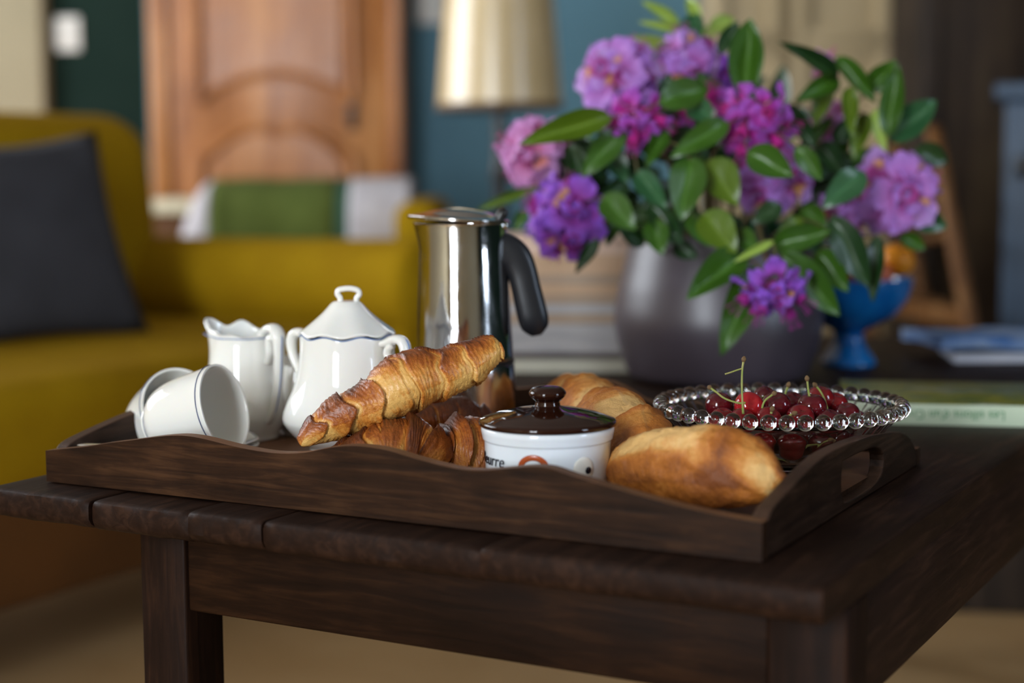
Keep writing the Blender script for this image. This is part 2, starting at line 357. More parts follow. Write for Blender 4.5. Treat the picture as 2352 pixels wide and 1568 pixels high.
# ================================================================== TABLE
def onf(px, py, off=0.0):
    """point of the vertical plane along the table front edge"""
    p = onplane(px, py, FRONT + E2 * off, E2); return p
FRONT = onz(1300, 1283, 0)
pl = onplane(-32, 1120, FRONT, E2); pr = onplane(1890, 1345, FRONT, E2)
s0 = (pl - FRONT).dot(E1); s1 = (pr - FRONT).dot(E1)
TL = FRONT + E1 * s0; TW = s1 - s0; TLEN = 1.36
table = thing('coffee_table', 'dark worn wooden coffee table with plank top carrying the breakfast tray', 'table', (TL.x, TL.y, 0), TH)
js = [0.0] + [(onplane(px, 1200, FRONT, E2) - TL).dot(E1) for px in (205, 430, 600, 1100)] + [TW]
random.seed(4)
def plank(s0, s1, i):
    n = 10; V = []; th = .0215
    dz = [0, -.0008, .0004, -.0005, .0003, 0][i % 6]; dy = [0.0, .0012, -.0006, .0005, 0, 0][i % 6]
    # rounded nose profile (y,z)
    prof = [(.35, 0), (.008, 0), (.003, -.0004), (.0010, -.0018), (.0002, -.0045), (0, -.0145), (.0022, -.0188), (.0062, -.0210), (.011, -th), (.35, -th)]
    prof = [(TLEN, 0)] + prof[1:-1] + [(TLEN, -th)]
    g0 = (.0003, .0011, .0003, .0004, .0002)[i]; g1 = (.0011, .0003, .0004, .0002, .0003)[i]
    ss = [s0 + g0, s0 + g0 + .0012] + list(np.linspace(s0 + .01, s1 - .01, 14)) + [s1 - g1 - .0012, s1 - g1]
    for k, s in enumerate(ss):
        e = .0007 if k in (0, len(ss) - 1) else 0
        for q, (y, z) in enumerate(prof):
            jx = 0.0011 * mnoise.noise(Vector((s * 60, q * .7, i * 3.1))) if 0 < q < len(prof) - 1 else 0
            zz = z + dz - (e if z > -.01 else -e); V.append((s, y + dy + e + jx, zz + (jx * .5 if q > 1 else 0)))
    m_ = len(prof); Fc = []
    for k in range(len(ss) - 1):
        for q in range(m_): Fc.append((k * m_ + q, (k + 1) * m_ + q, (k + 1) * m_ + (q + 1) % m_, k * m_ + (q + 1) % m_))
    Fc.append(tuple(reversed(range(m_)))); Fc.append(tuple((len(ss) - 1) * m_ + q for q in range(m_)))
    me = mesh('plank', V, Fc, smooth=True)
    bm = bmesh.new(); bm.from_mesh(me); bmesh.ops.recalc_face_normals(bm, faces=bm.faces); bm.to_mesh(me); bm.free()
    o = obj('plank', me, M['table'], table); o.data.set_sharp_from_angle(angle=0.7) if hasattr(o.data, 'set_sharp_from_angle') else None
    return o
for i in range(len(js) - 1): plank(js[i], js[i + 1], i)
INS = .045
lg0 = (onplane(322, 1300, FRONT + E2 * INS, E2) - TL).dot(E1); lg1 = (onplane(424, 1300, FRONT + E2 * INS, E2) - TL).dot(E1)
LW = lg1 - lg0
rg1 = (onplane(1945, 1500, FRONT + E2 * INS, E2) - TL).dot(E1); rg0 = rg1 - LW * 1.15
zap = onplane(900, 1481, FRONT + E2 * INS, E2).z
for (a, b) in ((lg0, lg1), (rg0, rg1)):
    for (c, d) in ((INS, INS + .042), (TLEN - INS - .042, TLEN - INS)):
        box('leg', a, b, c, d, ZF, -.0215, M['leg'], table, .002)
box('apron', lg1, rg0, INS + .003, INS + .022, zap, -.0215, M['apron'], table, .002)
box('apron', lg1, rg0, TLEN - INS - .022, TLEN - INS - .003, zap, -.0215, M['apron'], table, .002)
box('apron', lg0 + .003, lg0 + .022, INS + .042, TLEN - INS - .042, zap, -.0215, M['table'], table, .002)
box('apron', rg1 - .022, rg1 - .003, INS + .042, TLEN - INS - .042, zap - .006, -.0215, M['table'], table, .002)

# ================================================================== TRAY
FL = onz(107, 1108, 0); FR = onz(1750, 1295, 0)
TT = math.atan2(FR.y - FL.y, FR.x - FL.x); T1 = Vector((math.cos(TT), math.sin(TT), 0)); T2 = Vector((-math.sin(TT), math.cos(TT), 0))
SW = (FR - FL).length; SD = .36
tray = thing('serving_tray', 'dark wooden serving tray with scalloped sides and slotted end handles on the table', 'tray', (FL.x, FL.y, 0), TT)
def tl(p): d = p - FL; return (d.dot(T1), d.dot(T2), d.z)
fp = [(107, 1035), (150, 1030), (200, 1025), (250, 1017), (300, 1011), (350, 1004), (395, 1000), (430, 1001), (470, 1008), (530, 1023), (590, 1035), (645, 1041), (700, 1039), (745, 1030), (790, 1024), (835, 1025), (890, 1034), (950, 1052), (1010, 1068), (1060, 1078), (1110, 1080), (1160, 1076), (1220, 1071), (1262, 1075), (1312, 1092), (1412, 1122), (1511, 1150), (1610, 1174), (1690, 1190), (1750, 1200)]
top = []
for (x, y) in fp:
    q = tl(onplane(x, y, FL, T2)); top.append((q[0], q[2]))
top[0] = (0, top[0][1]); top[-1] = (SW, top[-1][1])
tops = [tuple(p) for p in spline(top, 3)]
TK = .0105
base_z = .003
outer = tops + [(SW, .001), (0, .001)]
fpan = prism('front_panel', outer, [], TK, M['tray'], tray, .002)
bt = [(s, z * 1.0) for (s, z) in tops]
# symmetrical scallop for the back panel
bk = [(0, .030), (.05, .033), (.10, .041), (.14, .046), (.18, .040), (.22, .042), (.26, .053), (.30, .051), (.335, .036), (.38, .034), (.43, .034), (.48, .031), (SW, .028)]
ze_ = tl(onplane(2150, 1004, FR, T1))[2]
bk[0] = (0, ze_); bk[-1] = (SW, ze_); bk[-2] = (bk[-2][0], ze_ - .002)
bks = [tuple(p) for p in spline(bk, 4)]
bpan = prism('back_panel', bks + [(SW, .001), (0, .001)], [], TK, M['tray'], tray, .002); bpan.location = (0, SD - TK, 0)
ep = [(1746, 1207), (1778, 1165), (1817, 1121), (1861, 1076), (1905, 1040), (1964, 1013), (2023, 996), (2082, 995), (2131, 1003), (2158, 1006)]
et = []
for (x, y) in ep:
    q = tl(onplane(x, y, FR, T1)); et.append((q[1], q[2]))
z0e = top[-1][1]
# the scallop rises towards the handle and falls again the same way at the back
et = [(TK, z0e)] + [p for p in et[1:-1]] + [(SD - TK, et[-1][1])]
et = [p for i, p in enumerate(et) if i in (0, len(et) - 1) or (p[0] > et[i - 1][0] + .004 and p[0] < SD - TK - .012)]
ets = [tuple(p) for p in spline(et, 4)]
sl = [(x, y) for (x, y) in ((1936, 1060), (1965, 1045), (2000, 1030), (2018, 1030), (2029, 1045), (2026, 1085), (2010, 1110), (1985, 1130), (1950, 1150), (1938, 1148), (1933, 1110))]
slot = []
for (x, y) in sl:
    q = tl(onplane(x, y, FR, T1)); slot.append((q[1], q[2]))
slot = [tuple(p) for p in spline(slot + [slot[0]], 3)][:-1]
def endpanel(s_pos, flip=False):
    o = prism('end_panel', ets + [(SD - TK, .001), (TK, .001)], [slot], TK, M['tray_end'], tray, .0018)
    # prism is in (x,y=thick,z); rotate so that x -> tray depth
    for v in o.data.vertices:
        d, t_, z = v.co; v.co = (s_pos - t_, d, z)
    bm = bmesh.new(); bm.from_mesh(o.data); bmesh.ops.recalc_face_normals(bm, faces=bm.faces); bm.to_mesh(o.data); bm.free()
    return o
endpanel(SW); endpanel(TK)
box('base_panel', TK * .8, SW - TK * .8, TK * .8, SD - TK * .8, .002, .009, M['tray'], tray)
ZT = .009
def Z(Y, z): return z

# ================================================================== PORCELAIN
def sugar_bowl():
    c = at(799, 900, 1.25); P = thing('sugar_bowl', 'white porcelain sugar bowl with peaked lid and two scroll handles', 'sugar bowl', (c.x, c.y, ZT))
    zr = at(799, 768, 1.25).z - ZT
    def wave(a): return .0012 * math.cos(a * 8 + math.pi / 2 * 2) 
    prof = smoothprof([(.022, 0), (.0275, .0005), (.030, .004), (.0315, .007), (.041, .014), (.0495, .024), (.0508, .031), (.0475, .041), (.0425, .052), (.0388, .065), (.0368, .078), (.0362, zr)], 6)
    inner = [(r - .0028, z) for (r, z) in reversed(prof) if z > .01]
    n0 = len(prof)
    def fn(i, a, r, z):
        k = max(0, (z - (zr - .012)) / .012); return r * (1 + .012 * k * math.cos(8 * a)), z + k * wave(a)
    obj('bowl_body', lathe('bowl_body', prof + inner, 96, fn), M['porc'], P)
    ring = [(.0366 * (1 + .012 * math.cos(8 * a)) * math.cos(a), .0366 * (1 + .012 * math.cos(8 * a)) * math.sin(a), zr - .0004 + wave(a), .00045, .00045) for a in [2 * math.pi * i / 128 for i in range(128)]]
    obj('rim_line', tube('rim_line', ring, (0, 0, 1), 6, closed=True), M['blue'], P, 'thin blue rim line')
    zk = at(799, 693, 1.25).z - ZT
    lp = smoothprof([(.0372, zr + .0012), (.0368, zr + .0026), (.033, zr + .0055), (.026, zr + .011), (.0185, zr + .0175), (.012, zk - .001), (.0085, zk + .0008), (.0001, zk + .0012)], 6)
    def fl(i, a, r, z):
        k = min(1, r / .037) ** 3; return r * (1 + .012 * k * math.cos(8 * a)), z + k * wave(a)
    lid = obj('lid', lathe('lid', lp, 96, fl, cap0=True), M['porc'], P)
    u = lambda px, py: at(px, py, 1.25) - Vector((c.x, c.y, ZT))
    path = [(781, 697), (781, 684), (775, 675), (778, 666), (789, 663), (800, 662), (811, 663), (822, 667), (825, 676), (819, 685), (819, 697)]
    rows = [(*u(x, y), .0022, .0030) for (x, y) in path]
    obj('knob', tube('knob', rows, (0, 1, 0), 14), M['porc'], lid)
    def handle(sgn, ang):
        rows = [(.030, .087), (.040, .0895), (.049, .0925), (.0560, .091), (.0590, .084), (.0575, .074), (.052, .064), (.046, .056), (.0430, .050)]
        wd_ = [.0028, .0032, .0036, .0038, .0036, .0030, .0028, .0028, .0026]
        d = Vector((math.cos(ang), math.sin(ang), 0)); B = Vector((-math.sin(ang), math.cos(ang), 0))
        h = obj('handle', tube('handle', [(d.x * r, d.y * r, z, w, w * 1.5) for (r, z), w in zip(rows, wd_)], B, 14), M['porc'], P)
        cur = [(.046, .0875, .0026), (.0425, .085, .003), (.0415, .0805, .003), (.044, .0765, .0026), (.0465, .078, .0022)]
        obj('scroll', tube('scroll', [(d.x * r, d.y * r, z, w, w * 1.5) for r, z, w in cur], B, 12), M['porc'], h)
        ln = [(d.x * (r + w * .99), d.y * (r + w * .99), z + (w * .6 if r > .05 else w) * (.6 if z > .07 else -.2), .0005, .0005) for (r, z), w in list(zip(rows, wd_))[2:7]]
        obj('handle_line', tube('handle_line', ln, B, 6), M['blue'], h, 'thin blue line on handle')
    handle(1, math.radians(-36)); handle(-1, math.radians(144))
sugar_bowl()

def creamer():
    Yc = 1.33; c = at(566, 900, Yc); P = thing('creamer', 'tall white porcelain milk jug with ruffled lip and blue-lined handle', 'jug', (c.x, c.y, ZT))
    zr = (at(566, 768, Yc).z - ZT) / 1.047; sp = math.radians(165)
    def lift(a):
        d = abs((a - sp + math.pi) % (2 * math.pi) - math.pi); back = .5 - .5 * math.cos(a - math.radians(-70))
        return .011 * math.exp(-(d / .42) ** 2) + .0075 * math.exp(-((d - 1.0) / .5) ** 2) * (1 if math.sin(a) > 0 else .25) + .0009 * math.cos(7 * a)
    prof = smoothprof([(.020, 0), (.0245, .0005), (.0255, .004), (.028, .009), (.0325, .019), (.0340, .030), (.0325, .043), (.0295, .056), (.0275, .070), (.0272, .082), (.0282, zr)], 6)
    inner = [(r - .0022, z) for (r, z) in reversed(prof) if z > .01]
    def fn(i, a, r, z):
        k = max(0, (z - (zr - .025)) / .025) ** 1.5; d = abs((a - sp + math.pi) % (2 * math.pi) - math.pi)
        return r + k * .006 * math.exp(-(d / .35) ** 2) - k * .002 * math.exp(-((d - .8) / .3) ** 2), z + k * lift(a)
    P.scale = (1.047,) * 3; zr0 = zr
    obj('jug_body', lathe('jug_body', prof + inner, 96, fn), M['porc'], P)
    A = [2 * math.pi * i / 96 for i in range(96)]
    ring = []
    for a in A:
        r, z = fn(0, a, .0286, zr); ring.append((r * math.cos(a), r * math.sin(a), z - .0035 - .6 * k_ if False else z - lift(a) * .85 - .001, .0004, .0004))
    obj('rim_line', tube('rim_line', ring, (0, 0, 1), 6, closed=True), M['blue'], P, 'thin blue rim line')
    ang = math.radians(-48); d = Vector((math.cos(ang), math.sin(ang), 0)); B = Vector((-math.sin(ang), math.cos(ang), 0))
    rows = [(.024, .084), (.032, .0885), (.0415, .0895), (.0470, .084), (.0475, .075), (.0465, .058), (.044, .042), (.039, .027), (.034, .019), (.031, .016)]
    w = [.003, .0034, .0040, .0042, .0034, .0030, .0028, .0026, .0024, .002]
    h = obj('handle', tube('handle', [(d.x * r, d.y * r, z, ww, ww * 1.45) for (r, z), ww in zip(rows, w)], B, 14), M['porc'], P)
    cur = [(.040, .083, .003), (.036, .081, .0032), (.0345, .076, .003), (.0345, .070, .0028), (.031, .062, .0022)]
    obj('scroll', tube('scroll', [(d.x * r, d.y * r, z, ww, ww * 1.4) for r, z, ww in cur], B, 12), M['porc'], h)
    ln = [(d.x * (r + ww * .98), d.y * (r + ww * .98), z, .0005, .0005) for (r, z), ww in list(zip(rows, w))[2:9]]
    obj('handle_line', tube('handle_line', ln, B, 6), M['blue'], h, 'thin blue line down the handle')
creamer()

def cup_mesh():
    L = .0635; R = .0335
    prof = smoothprof([(.0001, .004), (.012, .004), (.0135, 0), (.0155, 0), (.0165, .003), (.0240, .009), (.0286, .019), (.0310, .033), (.0322, .050), (R, L), (R - .0006, L + .0006), (R - .0018, L), (.0306, .050), (.0290, .033), (.0262, .019), (.019, .0095), (.008, .0065), (.0001, .006)], 5)
    return lathe('cup_body', prof, 72, cap0=False), L, R
CUPM, CL, CRr = cup_mesh()
def cup(label, mouth_px, Y, axis, saucer=None):
    c = at(*mouth_px, Y); ax = Vector(axis).normalized(); q = ax.to_track_quat('Z', 'Y')
    base = c - ax * CL
    P = thing('cup', label, 'cup', base, group='tipped porcelain cups on the saucers'); P.rotation_mode = 'QUATERNION'; P.rotation_quaternion = q
    obj('cup_body', CUPM, M['porc'], P)
    A = [2 * math.pi * i / 80 for i in range(80)]
    obj('rim_line', tube('rim_line', [((CRr - .0001) * math.cos(a), (CRr - .0001) * math.sin(a), CL - .003, .00045, .00045) for a in A], (0, 0, 1), 6, closed=True), M['navyline'], P, 'thin dark blue rim line')
    obj('foot_line', tube('foot_line', [(.0158 * math.cos(a), .0158 * math.sin(a), .002, .0003, .0003) for a in A], (0, 0, 1), 6, closed=True), M['navyline'], P)
    # loop handle, turned away to the far side
    w = q.inverted() @ Vector((-.1, 1, -.12)); w.z = 0; w.normalize()
    B = Vector((0, 0, 1)).cross(w)
    rows = [(.0310, .048), (.038, .049), (.045, .043), (.0455, .033), (.039, .023), (.0285, .019)]
    obj('handle', tube('handle', [(w.x * r, w.y * r, z, .0019, .0026) for r, z in rows], B, 12), M['porc'], P)
cup('white porcelain cup tipped on its side, open mouth to the right, in front', (514, 936), 1.20, (.92, -.32, .27))
cup('white porcelain cup lying behind the front cup, mouth turned towards the viewer', (416, 938), 1.262, (.56, -.68, .40))
def saucer(label, px, py, Y, r):
    c = at(px, py, Y)
    P = thing('saucer', label, 'saucer', (c.x, c.y, c.z - .010), group='stacked saucers under the cups')
    prof = smoothprof([(.0001, .001), (r * .38, .001), (r * .42, 0), (r * .46, .0012), (r * .7, .0045), (r * .92, .0092), (r, .0112), (r - .0006, .0124), (r * .9, .0112), (r * .68, .0065), (r * .45, .003), (.0001, .0026)], 5)
    obj('plate', lathe('plate', prof, 96, lambda i, a, rr, z: (rr * (1 + .012 * (rr / r) ** 3 * math.cos(10 * a)), z), cap0=False), M['porc'], P)
    A = [2 * math.pi * i / 120 for i in range(120)]
    obj('rim_line', tube('rim_line', [((r - .0012) * (1 + .012 * math.cos(10 * a)) * math.cos(a), (r - .0012) * (1 + .012 * math.cos(10 * a)) * math.sin(a), .0123, .0004, .0004) for a in A], (0, 0, 1), 6, closed=True), M['navyline'], P, 'thin dark blue rim line')
saucer('upper white saucer holding the two tipped cups', 425, 1014, 1.245, .056)
saucer('lower white saucer directly on the tray under the other', 427, 1026, 1.245, .056)
# spoon: the bowl end leans on the tray, the handle tip shows by the tray corner
u0 = at(166, 1012, 1.203); u1 = at(182, 1018, 1.200); u2 = at(215, 1022, 1.194); u3 = at(262, 1023, 1.188); u4 = at(310, 1032, 1.182); u5 = at(345, 1046, 1.178)
P = thing('teaspoon', 'silver teaspoon beside the saucers at the tray corner', 'spoon', (u3.x, u3.y, u3.z))
rows = [(*(p - u3), a, b) for p, a, b in ((u0, .0007, .003), (u1, .0009, .005), (u2, .0009, .0048), (u3, .0009, .0034), (u4, .001, .0022), (u5, .001, .0018))]
obj('handle', tube('handle', rows, (0.2, 1, .15), 12, 6), M['silver'], P)
e = u5 - u3
obj('spoon_bowl', tube('spoon_bowl', [(*(e + Vector((x, 0, -x * .3)) ), .0012, w) for x, w in ((-.004, .002), (.004, .008), (.014, .012), (.026, .010), (.032, .004))], (0, 1, 0), 16, 5), M['silver'], P)
# pale bowl behind
c = at(702, 880, 1.36)
prof = smoothprof([(.0001, .002), (.018, .002), (.019, 0), (.022, 0), (.024, .004), (.036, .015), (.044, .032), (.0455, .048), (.044, .06), (.0425, .06), (.0435, .048), (.042, .032), (.033, .016), (.015, .007), (.0001, .006)], 5)
P = tag(obj('bowl', lathe('bowl', prof, 72, cap0=False), M['porc']), 'round white porcelain bowl half hidden between milk jug and sugar bowl', 'bowl'); P.location = (c.x, c.y, ZT)

# ================================================================== MOKA POT
def moka():
    Y = 1.335; c = at(1070, 800, Y); P = thing('moka_pot', 'stainless steel stovetop coffee pot with black curved handle', 'coffee pot', (c.x, c.y, ZT))
    u = lambda px, py, dy=0: at(px, py, Y + dy) - Vector((c.x, c.y, ZT))
    s = Y / F
    zt = u(1070, 512).z; zs = u(1070, 829).z
    R0 = 101 * s; R1 = 113 * s; RB = 130 * s
    lean = (u(1062, 512).x) / zt
    def shift(me):
        for v in me.vertices: v.co.x += lean * v.co.z
        return me
    obj('boiler_base', shift(lathe('boiler_base', smoothprof([(RB - .002, 0), (RB, .002), (RB, .004), (RB - .001, .008), (RB - .003, .02), (R1 + .0005, zs - .006), (R1, zs - .002), (R1 - .0005, zs - .001)], 5), 96)), M['steel'], P)
    obj('seal_ring', shift(lathe('seal_ring', [(R1 - .001, zs - .0015), (R1 + .0004, zs - .001), (R1 + .0004, zs + .001), (R1 - .001, zs + .0015)], 96)), M['blackm'], P, 'black gasket line')
    spa = math.pi * 1.0
    def fn(i, a, r, z):
        k = max(0, (z - (zt - .022)) / .022) ** 1.4; d = abs((a - spa + math.pi) % (2 * math.pi) - math.pi)
        return r + k * .0045 * math.exp(-(d / .38) ** 2), z + .001 * k * math.exp(-(d / .38) ** 2)
    bp = smoothprof([(R1 - .001, zs + .0012), (R1, zs + .004), (R1 - .0006, zs + .01), (R0 + .001, zt - .04), (R0, zt - .02), (R0, zt - .002), (R0 + .0006, zt)], 6)
    bp += [(r - .0015, z) for r, z in reversed(bp) if z > zs + .02]
    obj('pot_body', shift(lathe('pot_body', bp, 128, fn)), M['steel'], P)
    def fl(i, a, r, z):
        d = abs((a - spa + math.pi) % (2 * math.pi) - math.pi); k = (r / R0) ** 4
        return r + k * .0045 * math.exp(-(d / .38) ** 2), z + .0005 + .0055 * (r / R0) * (-math.cos(a)) * .45
    lp = smoothprof([(R0 - .003, zt + .0005), (R0 + .0022, zt + .0012), (R0 + .003, zt + .0028), (R0 + .0022, zt + .004), (R0 - .004, zt + .0055), (R0 * .6, zt + .0095), (R0 * .25, zt + .0115), (.0001, zt + .012)], 5)
    lid = obj('lid', shift(lathe('lid', lp, 128, fl)), M['steel'], P)
    ty = -.006
    g = lambda px, py: u(px, py, ty)
    obj('lid_tab', tube('lid_tab', [(*g(1128, 542), .003, .004), (*g(1136, 522), .0042, .005), (*g(1146, 503), .0044, .006), (*g(1156, 488), .0046, .006), (*g(1163, 480), .003, .004)], (0, 1, 0), 14, sup=.8), M['blackm'], lid, 'black thumb tab')
    box('hinge', g(1130, 520).x, g(1166, 520).x, ty - .007, ty + .007, g(1140, 527).z, g(1140, 512).z, M['steel'], lid, .001)
    rows = [(1104, 594, 34, 32), (1130, 585, 42, 32), (1156, 580, 45, 30), (1181, 592, 40, 29), (1198, 622, 35, 28), (1208, 660, 34, 28), (1217, 698, 35, 28), (1225, 732, 35, 27), (1229, 753, 30, 22), (1232, 770, 12, 10)]
    obj('handle', tube('handle', [(*g(x, y), a * s, b * s * .9) for x, y, a, b in rows], (0, 1, 0), 24, 6, sup=.75), M['bakelite'], P, 'black curved handle')
    box('handle_bracket', g(1108, 560).x, g(1142, 560).x, ty - .008, ty + .008, g(1120, 618).z, g(1120, 540).z, M['blackm'], P, .002)
moka()

# ================================================================== CROISSANTS AND BREAD
def croissant(label, rows, seed, K=4.5, dark=0.0, flat=.9, amp=.11, view_up=Vector((0, 0, 1)), NTn=190, NA=80, name='croissant'):
    """rows: (px, py, Y, radius px)"""
    R = []
    for (px, py, Y, r) in rows:
        Y += .085; p = at(px, py, Y); R.append((p.x, p.y, p.z, r * Y / F))
    S = spline(R, 12); S = np.array(S); L = np.concatenate([[0], np.cumsum(np.linalg.norm(np.diff(S[:, :3], axis=0), axis=1))]); L /= L[-1]
    ts = np.linspace(0, 1, NTn); C = np.stack([np.interp(ts, L, S[:, k]) for k in range(4)], 1)
    mid = C[NTn // 2, :3]; zmin = 1e9
    V = []; UV = []; T_ = []
    rmax = C[:, 3].max(); length = 0
    for i in range(NTn):
        p = Vector(C[i, :3]); T = Vector(C[min(i + 1, NTn - 1), :3] - C[max(i - 1, 0), :3]).normalized()
        N = T.cross(Vector((0, 1, 0))).normalized()
        if N.z < 0: N = -N
        Bn = T.cross(N).normalized()
        t = ts[i]; sgn = -1 if t < .5 else 1; s_ = abs(t - .5) * 2
        endf = min(1, (1 - s_) / .05) ** .5 if s_ > .95 else 1
        for j in range(NA):
            a = 2 * math.pi * j / NA; ca, sa = math.cos(a), math.sin(a)      # ca: up, sa: sideways
            tw = .55 * math.sin(a * 1 + 1.1 * sgn + seed) + .22 * math.sin(2 * a + seed * 2)
            ph = s_ * K + tw * .75 + .25 * mnoise.noise(Vector((ca * 1.3, sa * 1.3, t * 3 + seed)))
            fr = ph - math.floor(ph)
            step = (1 - fr) ** 1.6 * (1 if ph > .45 else .6)
            edge = math.exp(-((fr - .02) / .05) ** 2) + math.exp(-((fr - 1) / .03) ** 2)
            crack = math.exp(-((fr - .965) / .035) ** 2)
            r = C[i, 3] * endf * (.90 + amp * step * 1.5 - .05 * crack)
            q0 = p + N * (ca * r) + Bn * (sa * r)
            r += .0016 * nz(q0, 60, seed) * min(1, C[i, 3] / .01) + .0007 * nz(q0, 190, seed) + .00035 * math.sin(ph * 48 + 5 * nz(q0, 60, seed) + 2 * nz(q0, 170, seed)) * min(1, C[i, 3] / .012)
            q = p + N * (ca * r * flat) + Bn * (sa * r * 1.02)
            V.append(q); UV.append((t * 1.0 + tw * .03, a / (2 * math.pi)))
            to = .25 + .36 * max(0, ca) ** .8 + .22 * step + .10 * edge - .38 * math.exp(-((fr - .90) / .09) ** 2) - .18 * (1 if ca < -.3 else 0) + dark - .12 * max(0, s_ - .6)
            to += .35 * nz(q0, 35, seed + 3)
            T_.append(to)
    o0 = Vector((mid[0], mid[1], min(v.z for v in V)))
    V = [v - o0 for v in V]; Fc = grid_faces(NTn, NA); Fc.append(tuple(reversed(range(NA)))); Fc.append(tuple((NTn - 1) * NA + j for j in range(NA)))
    o = obj(name, mesh(name, V, Fc, UV, attr=T_), M['croissant']); o.location = o0
    bm = bmesh.new(); bm.from_mesh(o.data); bmesh.ops.recalc_face_normals(bm, faces=bm.faces); bm.to_mesh(o.data); bm.free()
    return o
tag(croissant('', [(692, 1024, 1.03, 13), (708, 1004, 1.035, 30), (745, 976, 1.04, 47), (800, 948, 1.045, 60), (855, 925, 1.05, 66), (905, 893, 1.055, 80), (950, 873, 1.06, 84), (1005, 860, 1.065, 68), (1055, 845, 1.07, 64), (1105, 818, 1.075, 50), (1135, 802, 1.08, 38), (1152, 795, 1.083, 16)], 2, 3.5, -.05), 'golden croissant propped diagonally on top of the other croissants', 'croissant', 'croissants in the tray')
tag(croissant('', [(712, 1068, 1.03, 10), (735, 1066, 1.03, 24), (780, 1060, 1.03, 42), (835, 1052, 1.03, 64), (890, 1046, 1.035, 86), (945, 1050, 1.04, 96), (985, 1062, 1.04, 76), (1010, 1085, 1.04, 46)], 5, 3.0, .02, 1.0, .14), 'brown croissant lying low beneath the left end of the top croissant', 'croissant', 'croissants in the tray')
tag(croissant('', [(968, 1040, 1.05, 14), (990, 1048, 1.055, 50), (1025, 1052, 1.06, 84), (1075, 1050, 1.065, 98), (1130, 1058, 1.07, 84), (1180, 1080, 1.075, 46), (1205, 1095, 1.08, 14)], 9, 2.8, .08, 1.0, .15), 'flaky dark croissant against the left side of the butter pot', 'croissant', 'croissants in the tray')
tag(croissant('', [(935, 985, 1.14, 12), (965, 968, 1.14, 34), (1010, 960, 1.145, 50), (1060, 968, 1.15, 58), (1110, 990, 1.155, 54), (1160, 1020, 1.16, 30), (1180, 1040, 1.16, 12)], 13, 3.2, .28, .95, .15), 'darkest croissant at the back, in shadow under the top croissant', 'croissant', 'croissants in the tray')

def baguette(label, rows, seed, slashes, flat, zlo, NTn=170, NA=72, side=1.0, ridge=None):
    R = []
    for (px, py, Y, r) in rows:
        p = at(px, py, Y); R.append((p.x, p.y, p.z, r * Y / F))
    S = np.array(spline(R, 12)); L = np.concatenate([[0], np.cumsum(np.linalg.norm(np.diff(S[:, :3], axis=0), axis=1))]); tot = L[-1]; L /= tot
    ts = np.linspace(0, 1, NTn); C = np.stack([np.interp(ts, L, S[:, k]) for k in range(4)], 1)
    mid = C[NTn // 2, :3]; V = []; UV = []; T_ = []
    for i in range(NTn):
        p = Vector(C[i, :3]); T = Vector(C[min(i + 1, NTn - 1), :3] - C[max(i - 1, 0), :3]).normalized()
        Bn = T.cross(Vector((0, 0, 1))).normalized(); N = Bn.cross(T).normalized()
        if N.z < 0: N = -N
        t = ts[i]
        for j in range(NA):
            a = 2 * math.pi * j / NA; ca, sa = math.cos(a), math.sin(a)
            r = C[i, 3]; cut = 0; ear = 0
            for (tc, sl_, w) in slashes:
                x = (t - tc) - sl_ * (a if a < math.pi else a - 2 * math.pi) / math.pi
                lim = max(0, 1 - (abs((a if a < math.pi else a - 2 * math.pi)) / 1.5) ** 4)
                cut += math.exp(-(x / w) ** 2) * lim; ear += math.exp(-((x - w * 1.25) / (w * .28)) ** 2) * lim
            q0 = p + N * (ca * r) + Bn * (sa * r)
            rr = r * (1 - .13 * cut + .10 * ear) + .0024 * nz(q0, 38, seed) + .0016 * nz(q0, 110, seed) + .0010 * nz(q0, 260, seed)
            pale = 0
            if ridge:
                aa = a if a < math.pi else a - 2 * math.pi
                for (tc, tw_, ahi, alo, slope) in ridge:
                    u = (t - tc) / tw_; ab = ahi - (ahi - alo) * max(0, 1 - u * u) + slope * u
                    on = max(0, 1 - abs(u) ** 3)
                    d = aa - ab + .12 * nz(q0, 40, seed)
                    ins = on / (1 + math.exp(d * 16)) / (1 + math.exp(-(d + 1.25) * 7))
                    rr += r * on * (.075 * math.exp(-((d - .06) / .11) ** 2)) - r * .07 * ins; pale += ins
            up = ca * rr * flat * (1 if ca > 0 else .80)
            q = p + N * up + Bn * (sa * rr * side)
            q.z = max(q.z, zlo + .0003 * nz(q0, 90, seed))
            V.append(q); UV.append((t * tot / .1, a / (2 * math.pi) * 1.5))
            to = .46 + .22 * abs(sa) - .10 * max(0, ca) - .55 * min(1, cut) + .40 * ear + .45 * nz(q0, 28, seed) - (.2 if ca < -.2 else 0) - .62 * min(1, pale) + (.16 if ridge else 0)
            if t < .05 or t > .95: to += .1
            T_.append(to)
    o0 = Vector((mid[0], mid[1], zlo)); V = [v - o0 for v in V]
    Fc = grid_faces(NTn, NA); Fc.append(tuple(reversed(range(NA)))); Fc.append(tuple((NTn - 1) * NA + j for j in range(NA)))
    o = obj('baguette', mesh('baguette', V, Fc, UV, attr=T_), M['baguette']); o.location = o0
    bm = bmesh.new(); bm.from_mesh(o.data); bmesh.ops.recalc_face_normals(bm, faces=bm.faces); bm.to_mesh(o.data); bm.free()
    return o
ZB = ZT + .0005
tag(baguette('', [(1278, 905, 1.36, 12), (1292, 910, 1.35, 44), (1318, 925, 1.32, 66), (1350, 945, 1.27, 80), (1390, 975, 1.21, 92), (1435, 1010, 1.14, 100), (1470, 1035, 1.115, 92), (1485, 1050, 1.09, 60), (1490, 1058, 1.085, 20)], 3, [(.22, .16, .05), (.50, .20, .06), (.80, .14, .055)], 1.0, ZB), 'long crusty baguette running back from the pot towards the tray rim', 'bread', 'baguettes in the tray')
